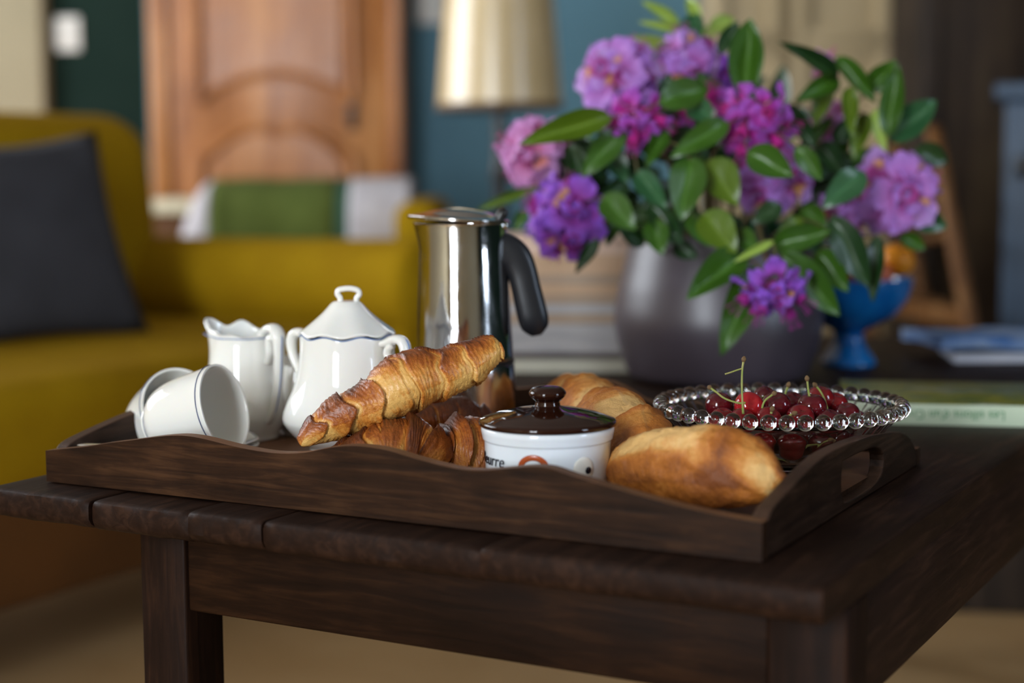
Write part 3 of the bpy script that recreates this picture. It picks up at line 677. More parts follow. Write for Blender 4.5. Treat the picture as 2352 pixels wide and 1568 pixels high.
tag(baguette('', [(1412, 1085, 1.075, 16), (1424, 1085, 1.07, 52), (1460, 1083, 1.055, 86), (1530, 1080, 1.04, 106), (1610, 1080, 1.02, 114), (1680, 1086, 1.005, 108), (1740, 1098, .995, 86), (1785, 1108, .99, 50), (1808, 1110, .988, 18)], 7, [], .97, ZB, side=.78, ridge=[(.34, .40, 1.55, 1.02, -.15), (.90, .16, 2.1, 1.7, .9)]), 'short thick baguette heel at the front right corner of the tray', 'bread', 'baguettes in the tray')

# ================================================================== BUTTER POT
def butter_pot():
    Y = 1.072; c = at(1258, 1000, Y); P = thing('butter_pot', 'small white butter crock with glossy dark brown lid and knob', 'pot', (c.x, c.y, ZT))
    s = Y / F; hz = lambda py: at(1258, py, Y).z - ZT
    zr = hz(974); hf = lambda py, d=.042: at(1258, py, Y - d).z - ZT
    Rr = 153 * s; Rb = 147 * s
    body = smoothprof([(Rb * .88, 0), (Rb * .93, .0015), (Rb * .96, .004), (Rb * .985, .02), (Rb, zr - .012), (Rb + .0004, zr - .0095)], 5) + smoothprof([(Rb + .0012, zr - .0088), (Rr, zr - .006), (Rr + .0006, zr - .003), (Rr, zr - .0006), (Rr - .003, zr)], 5) + [(Rr - .006, zr - .001), (Rr - .006, .006), (.001, .005)]
    obj('pot_body', lathe('pot_body', body, 96), M['potwhite'], P)
    RL = 160 * s; zl = zr + .0012
    zk = hz(940)
    kd = (hz(932) - zl) / .0150; kb = hz(917); kt = hz(886)
    lp = smoothprof([(RL * .9, zl - .002), (RL - .0006, zl - .0012), (RL + .0002, zl + .0008), (RL - .0008, zl + .0024), (RL * .93, zl + .0045 * kd), (RL * .75, zl + .0082 * kd), (RL * .5, zl + .0118 * kd), (RL * .3, zl + .0138 * kd), (.0092, zl + .0152 * kd), (.0084, zl + .0152 * kd + .0015), (.0082, kb - .0012), (.0096, kb)], 6)
    lid = obj('lid', lathe('lid', lp, 96), M['browngl'], P, 'glossy dark brown lid')
    kr = 43 * s
    kp = smoothprof([(.0088, kb), (kr * .85, kb + .001), (kr, kb + (kt - kb) * .36), (kr * .97, kb + (kt - kb) * .62), (kr * .75, kb + (kt - kb) * .90), (kr * .4, kt), (.0001, kt + .0003)], 6)
    obj('knob', lathe('knob', kp, 64), M['browngl'], lid)
    # painted marks wrapped on the wall of the pot
    def ang(px): return math.asin(max(-1, min(1, (px - 1258) / 147.0)))
    def wrap(me, a0, z0, off=.0004):
        for v in me.vertices:
            a = a0 + v.co.x / Rb; z = z0 + v.co.y; r = Rb * (.985 + .015 * min(1, (z - .02) / max(.001, zr - .032)) if z > .02 else .985) + off + v.co.z
            v.co = (r * math.sin(a), -r * math.cos(a), z)
        return me
    tm = textmesh('Beurre', .0112, .25, .0002); w = max(v.co.x for v in tm.vertices)
    tm = wrap(tm, ang(1157) - w / Rb, hf(1078, .03) + .0012); obj('lettering', tm, M['black_paint'], P, 'black handwritten name')
    arc = []
    for i in range(13):
        t_ = math.pi * i / 12; arc.append((.0088 * math.cos(t_), .0075 * math.sin(t_), 0, .0019, .0004))
    obj('painted_arc', wrap(tube('painted_arc', arc, (0, 0, 1), 10, 3), ang(1222), hf(1078)), M['orange_paint'], P, 'rust-red painted arch')
    def disc(name, px, py, r, h, m, lab):
        me = lathe(name, smoothprof([(r, 0), (r * .9, h * .7), (r * .5, h), (.0001, h)], 4), 32); obj(name, wrap(me, ang(px) * .95, hf(py, .034), .0002), m, P, lab)
    disc('painted_eye', 1340, 1076, .0078, .0010, M['cream_paint'], 'raised cream eye')
    disc('pupil', 1349, 1080, .0026, .0018, M['black_paint'], 'black pupil')
butter_pot()

# ================================================================== GLASS DISH AND CHERRIES
DC = at(1792, 930, 1.185)
def dish():
    P = thing('glass_dish', 'clear pressed-glass dish with beaded rim holding the cherries', 'dish', (DC.x, DC.y, ZT))
    zb = DC.z - ZT; RR = 277 * 1.185 / F
    N = 44; br = .00575
    ri = RR - .004
    prof = smoothprof([(.036, 0), (.040, .0005), (.040, .0025), (.042, .005), (.052, .010), (.063, .018), (.074, .027), (ri - .001, zb - .008), (ri + .001, zb - .0055), (ri - .001, zb - .004), (.073, .0305), (.061, .0215), (.050, .0135), (.038, .0085), (.02, .0075), (.0001, .0075)], 6)
    prof = [(r, z) for r, z in prof]
    def fn(i, a, r, z):
        k = max(0, min(1, (r - .05) / .03)); return r * (1 + .007 * k * abs(math.cos(a * N / 2))), z
    obj('dish_body', lathe('dish_body', prof, 176 * 2, fn), M['glass'], P)
    bm = bmesh.new(); bmesh.ops.create_uvsphere(bm, u_segments=20, v_segments=14, radius=br)
    me = bpy.data.meshes.new('bead'); bm.to_mesh(me); bm.free(); me.polygons.foreach_set('use_smooth', [True] * len(me.polygons))
    for i in range(N):
        a = 2 * math.pi * i / N + .03
        o = obj('bead', me, M['glass'], P); o.location = (RR * math.cos(a), RR * math.sin(a), zb)
dish()
def cherry_mesh(nm, m, squash=.93, dimple=.22):
    prof = []
    for i in range(25):
        p = math.pi * i / 24; r = math.sin(p); z = -math.cos(p) * squash
        z -= dimple * math.exp(-(r / .30) ** 2) if z > 0 else 0
        prof.append((max(r, .0001) * .0098, z * .0098))
    return lathe(nm, prof, 32, lambda i, a, r, z: (r * (1 + .035 * math.cos(a * 2) - .03 * math.exp(-((a - math.pi) / .3) ** 2)), z), cap0=False)
CH = {k: cherry_mesh('cherry_flesh', None) for k in ('ch_dark', 'ch_mid', 'ch_red')}
for k, me in CH.items(): me.materials.append(M[k])
def cherry(px, py, Y, kind, sc_=1.0, rot=(0, 0, 0), stem=None, label=None):
    c = at(px, py, Y)
    P = thing('cherry', label or 'dark red cherry among the pile in the glass dish', 'cherry', c, group='cherries in the glass dish')
    f = obj('flesh', CH[kind], None, P); f.rotation_euler = rot; f.scale = (sc_,) * 3
    if stem:
        pts = [at(x, y, yy) - c for (x, y, yy) in stem]
        rows = [(*p, .00075 if 0 < i < len(pts) - 1 else .0009, .00075) for i, p in enumerate(pts)]
        st = obj('stem', tube('stem', rows, (.3, 1, .2), 8, 5), M['stem'], P)
        e = pts[-1]; d = (pts[-1] - pts[-2]).normalized()
        obj('stem_tip', tube('stem_tip', [(*(e - d * .001), .001, .001), (*(e + d * .0008), .0018, .0018), (*(e + d * .0022), .0014, .0012), (*(e + d * .0032), .0005, .0005)], (0, 1, 0), 8, 3), M['stem_end'], st)
    return P
D2 = 'dark cherry at the bottom of the pile seen through the glass'
cherry(1652, 930, 1.165, 'ch_dark', 1.05, (.2, .1, 0), None, 'plump dark cherry at the left edge of the pile')
cherry(1720, 931, 1.145, 'ch_red', 1.06, (1.0, .2, 0), [(1712, 925, 1.137), (1695, 925, 1.137), (1665, 915, 1.14), (1645, 900, 1.145), (1632, 891, 1.15)], 'bright red cherry with its stem lying to the left')
cherry(1783, 931, 1.15, 'ch_dark', 1.08, (.5, -.1, 0), [(1752, 952, 1.13), (1751, 935, 1.13), (1757, 920, 1.13), (1769, 910, 1.132), (1776, 905, 1.133)], 'glossy dark cherry in the middle with a short hooked stem')
cherry(1757, 912, 1.19, 'ch_dark', .9, (.3, .5, 0), [(1762, 910, 1.18), (1748, 913, 1.17)], 'small cherry peeping out behind the middle ones')
cherry(1820, 926, 1.18, 'ch_dark', .95, (.4, .4, 0), [(1800, 914, 1.175), (1805, 900, 1.175), (1810, 886, 1.175)], 'dark cherry behind the middle pair with an upright stem')
cherry(1864, 934, 1.15, 'ch_dark', 1.08, (.1, 0, 0), [(1860, 913, 1.15), (1857, 898, 1.15), (1855, 882, 1.15), (1854, 872, 1.15)], 'very dark cherry right of centre with a straight upright stem')
cherry(1884, 914, 1.185, 'ch_mid', 1.03, (.1, .2, 0), [(1900, 940, 1.16), (1893, 915, 1.165), (1884, 898, 1.168), (1874, 886, 1.17)], 'dark red cherry topmost of the pile')
cherry(1918, 928, 1.19, 'ch_mid', .98, (.3, .2, 0), None, 'red cherry at the right end of the back row')
cherry(1945, 952, 1.17, 'ch_dark', .98, (.3, -.2, 0), None, 'dark cherry at the far right of the pile')
cherry(1838, 958, 1.135, 'ch_mid', 1.0, (.6, .1, 0), [(1812, 962, 1.125), (1808, 957, 1.122), (1822, 950, 1.12)], 'red cherry low in front, below the pair of dark central cherries')
cherry(1765, 962, 1.13, 'ch_mid', .95, (.6, .4, 0), [(1771, 950, 1.12), (1773, 942, 1.12)], 'red cherry tucked low behind the front beads')
cherry(1660, 962, 1.14, 'ch_mid', .9, (.3, .1, 0), None, 'cherry low behind the left front beads, under the plump dark one')
cherry(1705, 965, 1.13, 'ch_mid', .95, (.2, .3, 0), [(1707, 950, 1.12), (1705, 915, 1.12), (1704, 880, 1.122), (1705, 848, 1.125), (1708, 828, 1.126)], 'cherry with the tallest upright stem and side twig')
cherry(1905, 968, 1.14, 'ch_dark', 1.0, (.2, .3, 0), None, 'dark cherry low behind the right front beads')
cherry(1965, 965, 1.19, 'ch_mid', .92, (.2, .3, 0), None, 'cherry farthest right, lowest on that side of the pile')
cherry(1700, 945, 1.2, 'ch_dark', .95, (.2, 0, 0), None, 'dark cherry hidden behind the bright red one'); cherry(1790, 950, 1.21, 'ch_dark', 1.0, (.2, 0, 0), None, 'dark cherry buried behind the middle of the pile'); cherry(1855, 955, 1.21, 'ch_dark', 1.0, (.2, 0, 0), None, 'dark cherry buried behind the one with the straight upright stem'); cherry(1920, 962, 1.22, 'ch_dark', .95, (.2, 0, 0), None, 'dark cherry buried at the back right of the pile')
cherry(1752, 1020, 1.145, 'ch_red', 1.0, (.5, 0, 0), [(1775, 1040, 1.138), (1795, 1050, 1.13), (1805, 1056, 1.13)], 'red cherry on the dish bottom, seen through the glass at the left')
cherry(1818, 1022, 1.14, 'ch_mid', 1.02, (.5, 0, 0), [(1850, 1030, 1.13), (1880, 1024, 1.13), (1905, 1012, 1.13)], 'cherry with curved green stem pressed against the glass bottom')
cherry(1885, 1020, 1.14, 'ch_dark', 1.0, (.2, 0, 0), None, 'dark cherry seen through the glass right of the curved green stem'); cherry(1930, 1010, 1.17, 'ch_dark', 1.0, (.2, 0, 0), None, 'bottom cherry farthest right, seen through the glass'); cherry(1785, 1005, 1.20, 'ch_dark', 1.0, (.2, 0, 0), None, 'bottom cherry at the back, behind the red one seen through the glass'); cherry(1855, 1005, 1.20, 'ch_dark', 1.0, (.2, 0, 0), None, 'bottom cherry at the back, behind the curved green stem')
tw = [at(x, y, yy) for x, y, yy in ((1705, 846, 1.125), (1692, 850, 1.125), (1678, 855, 1.125), (1665, 859, 1.125))]
for o in bpy.data.objects:
    if o.get('label') == 'cherry with the tallest upright stem and side twig':
        st = [c for c in o.children if c.name.startswith('stem')][0]
        obj('twig', tube('twig', [(*(p - o.location), .0006, .0006) for p in tw], (0, 1, .2), 8, 4), M['stem'], st)

# ================================================================== VASE
VC = at(1648, 880, 1.76); VY = 1.76; vs = VY / F
hzv = lambda py: at(1648, py, VY).z
V0 = thing('vase', 'rounded mauve-grey glazed vase holding the rhododendrons', 'vase', (VC.x, VC.y, 0))
vp = [(170 * vs, 0), (182 * vs, .004), (205 * vs, hzv(855)), (226 * vs, hzv(800)), (239 * vs, hzv(735)), (232 * vs, hzv(670)), (219 * vs, hzv(615)), (208 * vs, hzv(570)), (203 * vs, hzv(545))]
vp = smoothprof(vp, 6); zt = vp[-1][1]; rt = vp[-1][0]
obj('vase_body', lathe('vase_body', vp + smoothprof([(rt + .001, zt + .002), (rt - .002, zt + .004), (rt - .005, zt + .002)], 4), 96), M['vase'], V0)
obj('vase_lining', lathe('vase_lining', [(rt - .0045, zt + .001), (rt - .003, zt - .03), (rt, zt - .08), (.02, zt - .12), (.0001, zt - .121)], 64, cap0=False), M['vase_in'], V0, 'dark inside of the vase')

# ================================================================== RHODODENDRONS
def leaf_mesh(nm, curl, fold, m):
    n1, n2 = 12, 6; V = []; UV = []
    for i in range(n1 + 1):
        t = i / n1; w = .5 * (math.sin(math.pi * min(1, t ** .85)) ** .75) * (1 - .15 * t)
        if i in (0,): w = .02
        if i == n1: w = .004
        for j in range(n2 + 1):
            v = (j / n2 - .5) * 2
            V.append((t, w * v, -curl * t * t + fold * abs(v) * w * 2 * .5 + .02 * math.sin(t * 9 + v * 2))); UV.append((t, j / n2))
    Fc = []
    for i in range(n1):
        for j in range(n2): k = i * (n2 + 1) + j; Fc.append((k, k + n2 + 1, k + n2 + 2, k + 1))
    me = mesh(nm, V, Fc, UV); me.materials.append(m); return me
LEAF = {}
for k in ('mid', 'dark', 'blue', 'pale', 'olive'):
    LEAF[k] = [leaf_mesh('leaf', c, f, M['leaf_' + k]) for c, f in ((.12, .35), (.05, .5), (.22, .25))]
def frame(o, org, X, nrm, lx, ly):
    X = X.normalized(); Yv = nrm.cross(X).normalized(); Zv = X.cross(Yv).normalized()
    o.matrix_basis = Matrix(((X.x * lx, Yv.x * ly, Zv.x * lx, org.x), (X.y * lx, Yv.y * ly, Zv.y * lx, org.y), (X.z * lx, Yv.z * ly, Zv.z * lx, org.z), (0, 0, 0, 1)))
def petal_mesh(nm, m, seed):
    n1, n2 = 8, 6; V = []; UV = []
    for i in range(n1 + 1):
        t = i / n1; w = .10 + .36 * (math.sin(math.pi * min(1, t * .80 + .06)) ** .9) * (t ** .5); w = w if i < n1 else w * .55
        for j in range(n2 + 1):
            v = (j / n2 - .5) * 2
            x = .16 + t * .86 - .10 * v * v * t; z = .50 * t ** .5 - .34 * t ** 2 + .06 * math.sin(t * 8 + seed) * t + .07 * math.cos(v * 5 + seed) * t * t - .10 * (1 - abs(v)) * (1 - t)
            V.append((x, w * v, z)); UV.append((t, j / n2))
    Fc = []
    for i in range(n1):
        for j in range(n2): k = i * (n2 + 1) + j; Fc.append((k, k + n2 + 1, k + n2 + 2, k + 1))
    me = mesh(nm, V, Fc, UV); me.materials.append(m); return me
PET = {k: [petal_mesh('petal', M[k], s) for s in (0, 2, 4)] for k in ('p_lilac', 'p_lilac_s', 'p_pink', 'p_pink_s', 'p_viv', 'p_viv_s', 'p_mag')}
def floret_core():
    ms = [lathe('c', [(.05, 0), (.12, .15), (.20, .40), (.24, .55), (.19, .54), (.12, .35), (.03, .15)], 10)]
    for k in range(6):
        a = k * 1.05; d = Vector((math.cos(a), math.sin(a), 0))
        ms.append(tube('s', [(d.x * .03, d.y * .03, .2, .012, .012), (d.x * .12, d.y * .12, .5, .012, .012), (d.x * .22, d.y * .22 - .04, .74, .012, .012), (d.x * .25, d.y * .25 - .04, .78, .035, .035)], (d.y, -d.x, .01), 5, 2))
    return joinm('floret', ms)
FC0 = floret_core()
CORE = {}
for k in ('p_lilac', 'p_pink', 'p_viv', 'p_mag'):
    me = FC0.copy(); me.materials.append(M[k]); CORE[k] = me
rnd = random.Random(11)
BR = []   # branches
def branch(label, px, py, Y, group='rhododendron branches in the vase', cat='flower'):
    c = at(px, py, Y)
    P = thing('rhododendron_branch', label, cat, (VC.x, VC.y, zt - .02), group=group)
    o0 = Vector(P.location)
    b = Vector(((c.x - VC.x) * .35, (c.y - VC.y) * .35, 0)); top = c - o0
    if top.z < .02: mid = Vector((top.x * .6, top.y * .7, .05))
    else: mid = Vector((top.x * .55, top.y * .55, max(top.z * .6, .03)))
    obj('stem', tube('stem', [(*b, .0028, .0028), (*mid, .0024, .0024), (*(top), .0018, .0018)], (.2, 1, .1), 8, 6), M['twig'], P)
    BR.append((P, o0, c)); return P, o0, c
def add_floret(P, org, d, size, kind, openf=1.0, spotk=None):
    f = obj('floret', CORE[kind], None, P); d = d.normalized()
    q = d.to_track_quat('Z', 'Y'); rz = Matrix.Rotation(rnd.uniform(0, 6.28), 4, 'Z')
    S = Matrix.Diagonal((size * openf, size * openf, size * (1 + .35 * (1 - openf)), 1))
    f.matrix_basis = Matrix.Translation(org) @ q.to_matrix().to_4x4() @ rz @ S
    for k in range(5):
        kk = spotk if (spotk and k == 0) else kind
        p = obj('petal', rnd.choice(PET[kk]), None, f)
        p.matrix_basis = Matrix.Rotation(k * 2 * math.pi / 5 + rnd.uniform(-.12, .12), 4, 'Z') @ Matrix.Rotation(rnd.uniform(-.25, .15), 4, 'Y') @ Matrix.Scale(rnd.uniform(.9, 1.1), 4)
    return f
def truss(label, px, py, Y, rad, kind, n, size=.026, spot=True, sx=1.0, sy=1.0, openf=1.0, droop=0.0, face=(0, -1, 0.1)):
    P, o0, c = branch(label, px, py, Y + .02)
    r3 = rad * Y / F; i = 0; pts = []; n = max(4, int(n * .62)); size *= 1.42
    tries = 0
    while len(pts) < n and tries < 4000:
        tries += 1
        v = Vector((rnd.gauss(0, 1), rnd.gauss(0, 1), rnd.gauss(0, 1))).normalized()
        if v.dot(Vector(face).normalized()) < -.15: continue
        if all((v - w).length > (2.6 / math.sqrt(n)) for w in pts): pts.append(v)
        elif tries > 3000: pts.append(v)
    for v in pts:
        k_in = .40
        k_in = rnd.uniform(.22, .46)
        org = Vector((v.x * r3 * k_in * sx, v.y * r3 * k_in, v.z * r3 * k_in * sy)) + (c - o0)
        d = v + Vector((0, -.25, -droop))
        add_floret(P, org, d, size * rnd.uniform(.85, 1.1), kind, openf * rnd.uniform(.85, 1.05), (kind + '_s') if spot and kind != 'p_mag' and kind + '_s' in PET else None)
        obj('pedicel', tube('pedicel', [(*(c - o0), .0011, .0011), (*(org + d.normalized() * size * .1), .0011, .0011)], (.1, .2, 1), 6, 3), M['bud'], P)
    return P
T = truss
T('pale pink rhododendron head at the far left of the bouquet', 1232, 352, 1.66, 88, 'p_pink', 11, .027)
T('vivid purple rhododendron head at the lower left, above the coffee pot', 1296, 498, 1.56, 92, 'p_viv', 13, .027, sy=1.15)
T('pink-purple rhododendron head at the upper left beside the lampshade', 1428, 188, 1.64, 92, 'p_lilac', 12, .028)
T('pale lilac rhododendron head at the top behind the round leaf', 1580, 140, 1.68, 76, 'p_lilac', 10, .025)
T('faded dark lilac flower head left of the tallest leaf', 1650, 185, 1.72, 52, 'p_viv', 7, .018, spot=False)
T('magenta drooping florets above the long left leaf', 1462, 272, 1.54, 70, 'p_mag', 9, .029, openf=.62, droop=1.1)
T('magenta and purple florets in the middle under the tallest leaf', 1725, 272, 1.53, 88, 'p_mag', 11, .030, openf=.66, droop=.9)
T('pale lilac flower head in the centre of the bouquet', 1765, 405, 1.58, 92, 'p_lilac', 12, .026)
T('large lilac rhododendron head at the right over the blue bowl', 2060, 440, 1.60, 104, 'p_lilac', 16, .029, sy=1.15)
T('small lilac floret group left of the large right-hand head', 1932, 490, 1.62, 40, 'p_lilac', 4, .022)
T('drooping purple rhododendron head hanging in front of the vase', 1772, 655, 1.455, 72, 'p_viv', 12, .030, openf=.62, droop=1.3, face=(0, -1, -.3))
T('tiny pink buds at the top right against the cream cupboard', 1895, 152, 1.72, 34, 'p_pink', 5, .013, spot=False, openf=.6)
T('small dull pink florets among the right-hand leaves', 1905, 275, 1.68, 38, 'p_pink', 5, .017, spot=False)
T('magenta florets half hidden left of the centre', 1620, 262, 1.62, 50, 'p_mag', 5, .022, openf=.7)
branch('leafy green shoot at the top of the bouquet', 1600, 80, 1.72)
branch('leafy branch low in the middle, over the vase lip', 1640, 500, 1.56)
branch('leafy branch leaning over the blue bowl', 1950, 560, 1.56)
LV = [ # base, tip, width px, kind, Yb, Yt
 ((1405, 268), (1200, 325), 66, 'olive', 1.53, 1.50), ((1512, 236), (1640, 193), 78, 'mid', 1.53, 1.55), ((1578, 240), (1645, 272), 60, 'blue', 1.56, 1.54),
 ((1672, 280), (1553, 350), 62, 'mid', 1.52, 1.49), ((1432, 292), (1342, 398), 66, 'mid', 1.55, 1.53), ((1528, 302), (1484, 382), 46, 'mid', 1.55, 1.53),
 ((1308, 332), (1345, 430), 52, 'dark', 1.58, 1.56), ((1588, 362), (1565, 500), 88, 'mid', 1.51, 1.48), ((1625, 370), (1692, 465), 92, 'olive', 1.53, 1.50),
 ((1462, 395), (1528, 475), 56, 'blue', 1.56, 1.53), ((1385, 450), (1452, 518), 72, 'mid', 1.55, 1.52), ((1490, 465), (1568, 560), 60, 'dark', 1.56, 1.54),
 ((1500, 505), (1520, 582), 62, 'mid', 1.55, 1.53), ((1585, 490), (1628, 558), 55, 'mid', 1.53, 1.51), ((1615, 490), (1688, 575), 88, 'olive', 1.51, 1.48),
 ((1712, 585), (1578, 684), 82, 'mid', 1.50, 1.47), ((1742, 610), (1662, 799), 84, 'mid', 1.50, 1.46), ((1792, 580), (1930, 722), 84, 'mid', 1.50, 1.48),
 ((1775, 565), (1908, 530), 66, 'mid', 1.52, 1.50), ((1778, 553), (1690, 598), 22, 'pale', 1.49, 1.48), ((1712, 230), (1722, 38), 84, 'mid', 1.55, 1.57),
 ((1652, 125), (1697, 48), 40, 'dark', 1.62, 1.62), ((1925, 180), (1792, 96), 42, 'dark', 1.62, 1.60), ((1998, 210), (2058, 138), 56, 'mid', 1.62, 1.60),
 ((2038, 315), (2062, 142), 58, 'mid', 1.60, 1.60), ((2040, 325), (2152, 228), 76, 'blue', 1.62, 1.62), ((2098, 345), (2182, 372), 62, 'dark', 1.63, 1.63),
 ((1985, 395), (1898, 467), 72, 'blue', 1.53, 1.51), ((1828, 335), (1887, 412), 50, 'mid', 1.50, 1.49), ((1716, 350), (1822, 405), 76, 'mid', 1.49, 1.47),
 ((1800, 240), (1872, 338), 48, 'dark', 1.58, 1.56), ((1950, 200), (1957, 308), 40, 'olive', 1.60, 1.57), ((1920, 132), (2012, 236), 46, 'mid', 1.62, 1.60),
 ((1925, 180), (1828, 232), 50, 'mid', 1.62, 1.60), ((1910, 495), (1998, 658), 76, 'dark', 1.52, 1.50), ((2015, 540), (2002, 686), 46, 'dark', 1.54, 1.52),
 ((1875, 575), (1948, 670), 66, 'mid', 1.53, 1.51), ((2065, 540), (2128, 572), 40, 'mid', 1.62, 1.62), ((2085, 490), (2182, 522), 64, 'blue', 1.62, 1.62),
 ((1690, 535), (1742, 578), 54, 'mid', 1.52, 1.50), ((1795, 470), (1732, 508), 50, 'dark', 1.53, 1.52), ((1562, 58), (1474, 2), 28, 'pale', 1.72, 1.72),
 ((1562, 70), (1477, 50), 22, 'pale', 1.72, 1.70), ((1545, 112), (1416, 92), 42, 'pale', 1.72, 1.70), ((1612, 62), (1576, -14), 30, 'pale', 1.72, 1.74),
 ((1582, 102), (1602, 28), 54, 'blue', 1.70, 1.72), ((1628, 78), (1692, 28), 44, 'pale', 1.74, 1.76), ((1610, 110), (1640, 60), 34, 'pale', 1.70, 1.72),
 ((1238, 430), (1092, 480), 26, 'olive', 1.66, 1.66), ((1375, 550), (1322, 622), 34, 'dark', 1.56, 1.55), ((1210, 480), (1180, 530), 30, 'mid', 1.62, 1.62),
 ((1440, 420), (1375, 470), 50, 'dark', 1.60, 1.58), ((1550, 420), (1480, 470), 52, 'dark', 1.60, 1.58), ((1600, 300), (1520, 340), 52, 'dark', 1.60, 1.58),
 ((1700, 500), (1640, 560), 50, 'dark', 1.56, 1.54), ((1840, 480), (1900, 520), 56, 'mid', 1.58, 1.56), ((1840, 500), (1790, 545), 44, 'olive', 1.56, 1.54),
 ((1880, 330), (1940, 400), 54, 'dark', 1.62, 1.60), ((1990, 260), (1960, 360), 44, 'olive', 1.62, 1.60), ((2010, 250), (2030, 340), 36, 'pale', 1.62, 1.60),
 ((1905, 200), (1870, 280), 46, 'olive', 1.64, 1.62), ((1960, 620), (1900, 560), 50, 'dark', 1.58, 1.56), ((1480, 560), (1420, 520), 44, 'dark', 1.60, 1.58),
 ((1545, 560), (1600, 590), 46, 'dark', 1.58, 1.57), ((1850, 590), (1800, 640), 46, 'dark', 1.54, 1.53), ((1660, 390), (1700, 340), 50, 'dark', 1.58, 1.57),
 ((1360, 330), (1300, 380), 48, 'dark', 1.62, 1.60), ((1400, 350), (1440, 420), 52, 'blue', 1.60, 1.58), ((1420, 490), (1395, 560), 40, 'mid', 1.60, 1.58), ((1560, 500), (1540, 560), 40, 'dark', 1.56, 1.54)]
for i in range(110):   # leaves deeper in the bouquet
    a = rnd.uniform(0, 6.28); q = rnd.random() ** .5
    x = 1660 + 330 * q * math.cos(a); y = 395 + 165 * q * math.sin(a); a2 = math.atan2(y - 480, x - 1650) + rnd.uniform(-.9, .9); Lp = rnd.uniform(75, 120)
    Yb = rnd.uniform(1.62, 1.86)
    LV.append(((x, y), (x + Lp * math.cos(a2), y + Lp * math.sin(a2)), rnd.uniform(40, 68), rnd.choice(['dark', 'dark', 'mid', 'blue']), Yb, Yb + rnd.uniform(-.03, .02)))
for idx, (b, tp, w, k, Yb, Yt) in enumerate(LV):
    pb = at(*b, Yb); pt = at(*tp, Yt); X = pt - pb; ln = X.length
    P, o0, c = min(BR, key=lambda q: (q[2] - pb).length)
    jit = .12 if idx < 69 else .6
    nrm = (CAM - pb).normalized() + Vector((rnd.uniform(-jit, jit), 0, rnd.uniform(-jit * .4, jit) + .12)); nrm.normalize()
    o = obj('leaf', LEAF[k][rnd.randrange(3)], None, P)
    frame(o, pb - o0, X, nrm, ln, w * Yb / F * 1.04)
    # short petiole joins the blade to its branch
    if idx < 69:
        e = c - o0; bb = pb - o0; dd = (e - bb); dd = dd.normalized() * min(dd.length, .03) if dd.length > 0 else dd
        obj('petiole', tube('petiole', [(*(bb + X.normalized() * ln * .05), .0011, .0011), (*(bb + dd * .5 - X.normalized() * .003), .001, .001), (*(bb + dd), .001, .001)], (.1, 1, .2), 6, 3), M['twig'], P)

# ================================================================== BLUE BOWL WITH FRUIT
BY = 1.90; bc = at(1948, 840, BY); bs = BY / F; hb = lambda py: at(1948, py, BY).z
P = thing('footed_bowl', 'bright blue glazed footed bowl behind the vase', 'bowl', (bc.x, bc.y, 0))
zr = hb(650)
hz_b = lambda py: hb(py) - hb(843)
prof = smoothprof([(62 * bs, 0), (63 * bs, .002), (58 * bs, hz_b(828)), (40 * bs, hz_b(802)), (33 * bs, hz_b(782)), (38 * bs, hz_b(766)), (72 * bs, hz_b(748)), (106 * bs, hz_b(725)), (132 * bs, hz_b(690)), (143 * bs, hz_b(650)), (139 * bs, hz_b(648)), (126 * bs, hz_b(690)), (98 * bs, hz_b(720)), (50 * bs, hz_b(742)), (.0001, hz_b(748))], 6)
obj('bowl_body', lathe('bowl_body', prof, 80), M['bluegl'], P)
def fruitm(nm, r, m, sq=.95):
    prof = [(max(.0001, r * math.sin(math.pi * i / 20)), -r * sq * math.cos(math.pi * i / 20) - (.15 * r * math.exp(-(math.sin(math.pi * i / 20) / .25) ** 2) if i > 10 else 0)) for i in range(21)]
    return lathe(nm, prof, 36, cap0=False)
def fruit_at(nm, cat, label, px, py, Y, r, m):
    P = thing(nm, label, cat, at(px, py, Y), group='fruit in the blue bowl'); obj('skin', fruitm(nm, r, m), m, P).rotation_euler = (.4, .3, 0)
    obj('stalk', tube('stalk', [(0, 0, r * .7, .001, .001), (.001, 0, r * 1.0, .0012, .0012)], (0, 1, 0), 6, 2), M['stem_end'], P).rotation_euler = (.4, .3, 0)
fruit_at('orange', 'orange', 'bright orange resting highest at the right side of the blue bowl', 2060, 598, 1.90, .0205, M['orangef'])
fruit_at('peach', 'peach', 'pink peach just below the orange in the blue bowl', 2012, 634, 1.885, .0195, M['peach'])
fruit_at('apple', 'apple', 'dark red apple at the left side of the blue bowl', 1905, 640, 1.885, .021, M['apple'])
fruit_at('green_apple', 'apple', 'pale green fruit peeping out by the vase above the blue bowl', 1885, 612, 1.93, .02, M['greenf'])
fruit_at('apple', 'apple', 'red apple in the middle of the blue bowl behind leaves', 1958, 632, 1.92, .022, M['apple'])

# ================================================================== BOOKS AND PAPERS
M['page'] = simple_noise('pages', (0.66, 0.66, 0.56), (0.74, 0.74, 0.62), 30, 0.8)
m = mat('book_cover', (0.2, 0.2, 0.1), 0.3, spec=0.5); t = NT(m); mp = t.coords((1, 2.2, 1)); n1 = t.noise(mp, 14, 5, 0.6, 0.5)
r = t.ramp(n1, 'Fac', [(0.32, (0.05, 0.09, 0.16)), (0.42, (0.06, 0.12, 0.03)), (0.50, (0.28, 0.26, 0.03)), (0.58, (0.10, 0.15, 0.03)), (0.70, (0.45, 0.47, 0.40))]); t.l(r, 'Color', t.b, 'Base Color'); M['bookcover'] = m
M['spine'] = mat('spine_cream', (0.58, 0.68, 0.50), 0.4)
M['greentext'] = mat('green_ink', (0.035, 0.24, 0.08), 0.5)
bl = onz(1935, 972, 0); br = onz(2352, 981, 0); ba = math.atan2(br.y - bl.y, br.x - bl.x)
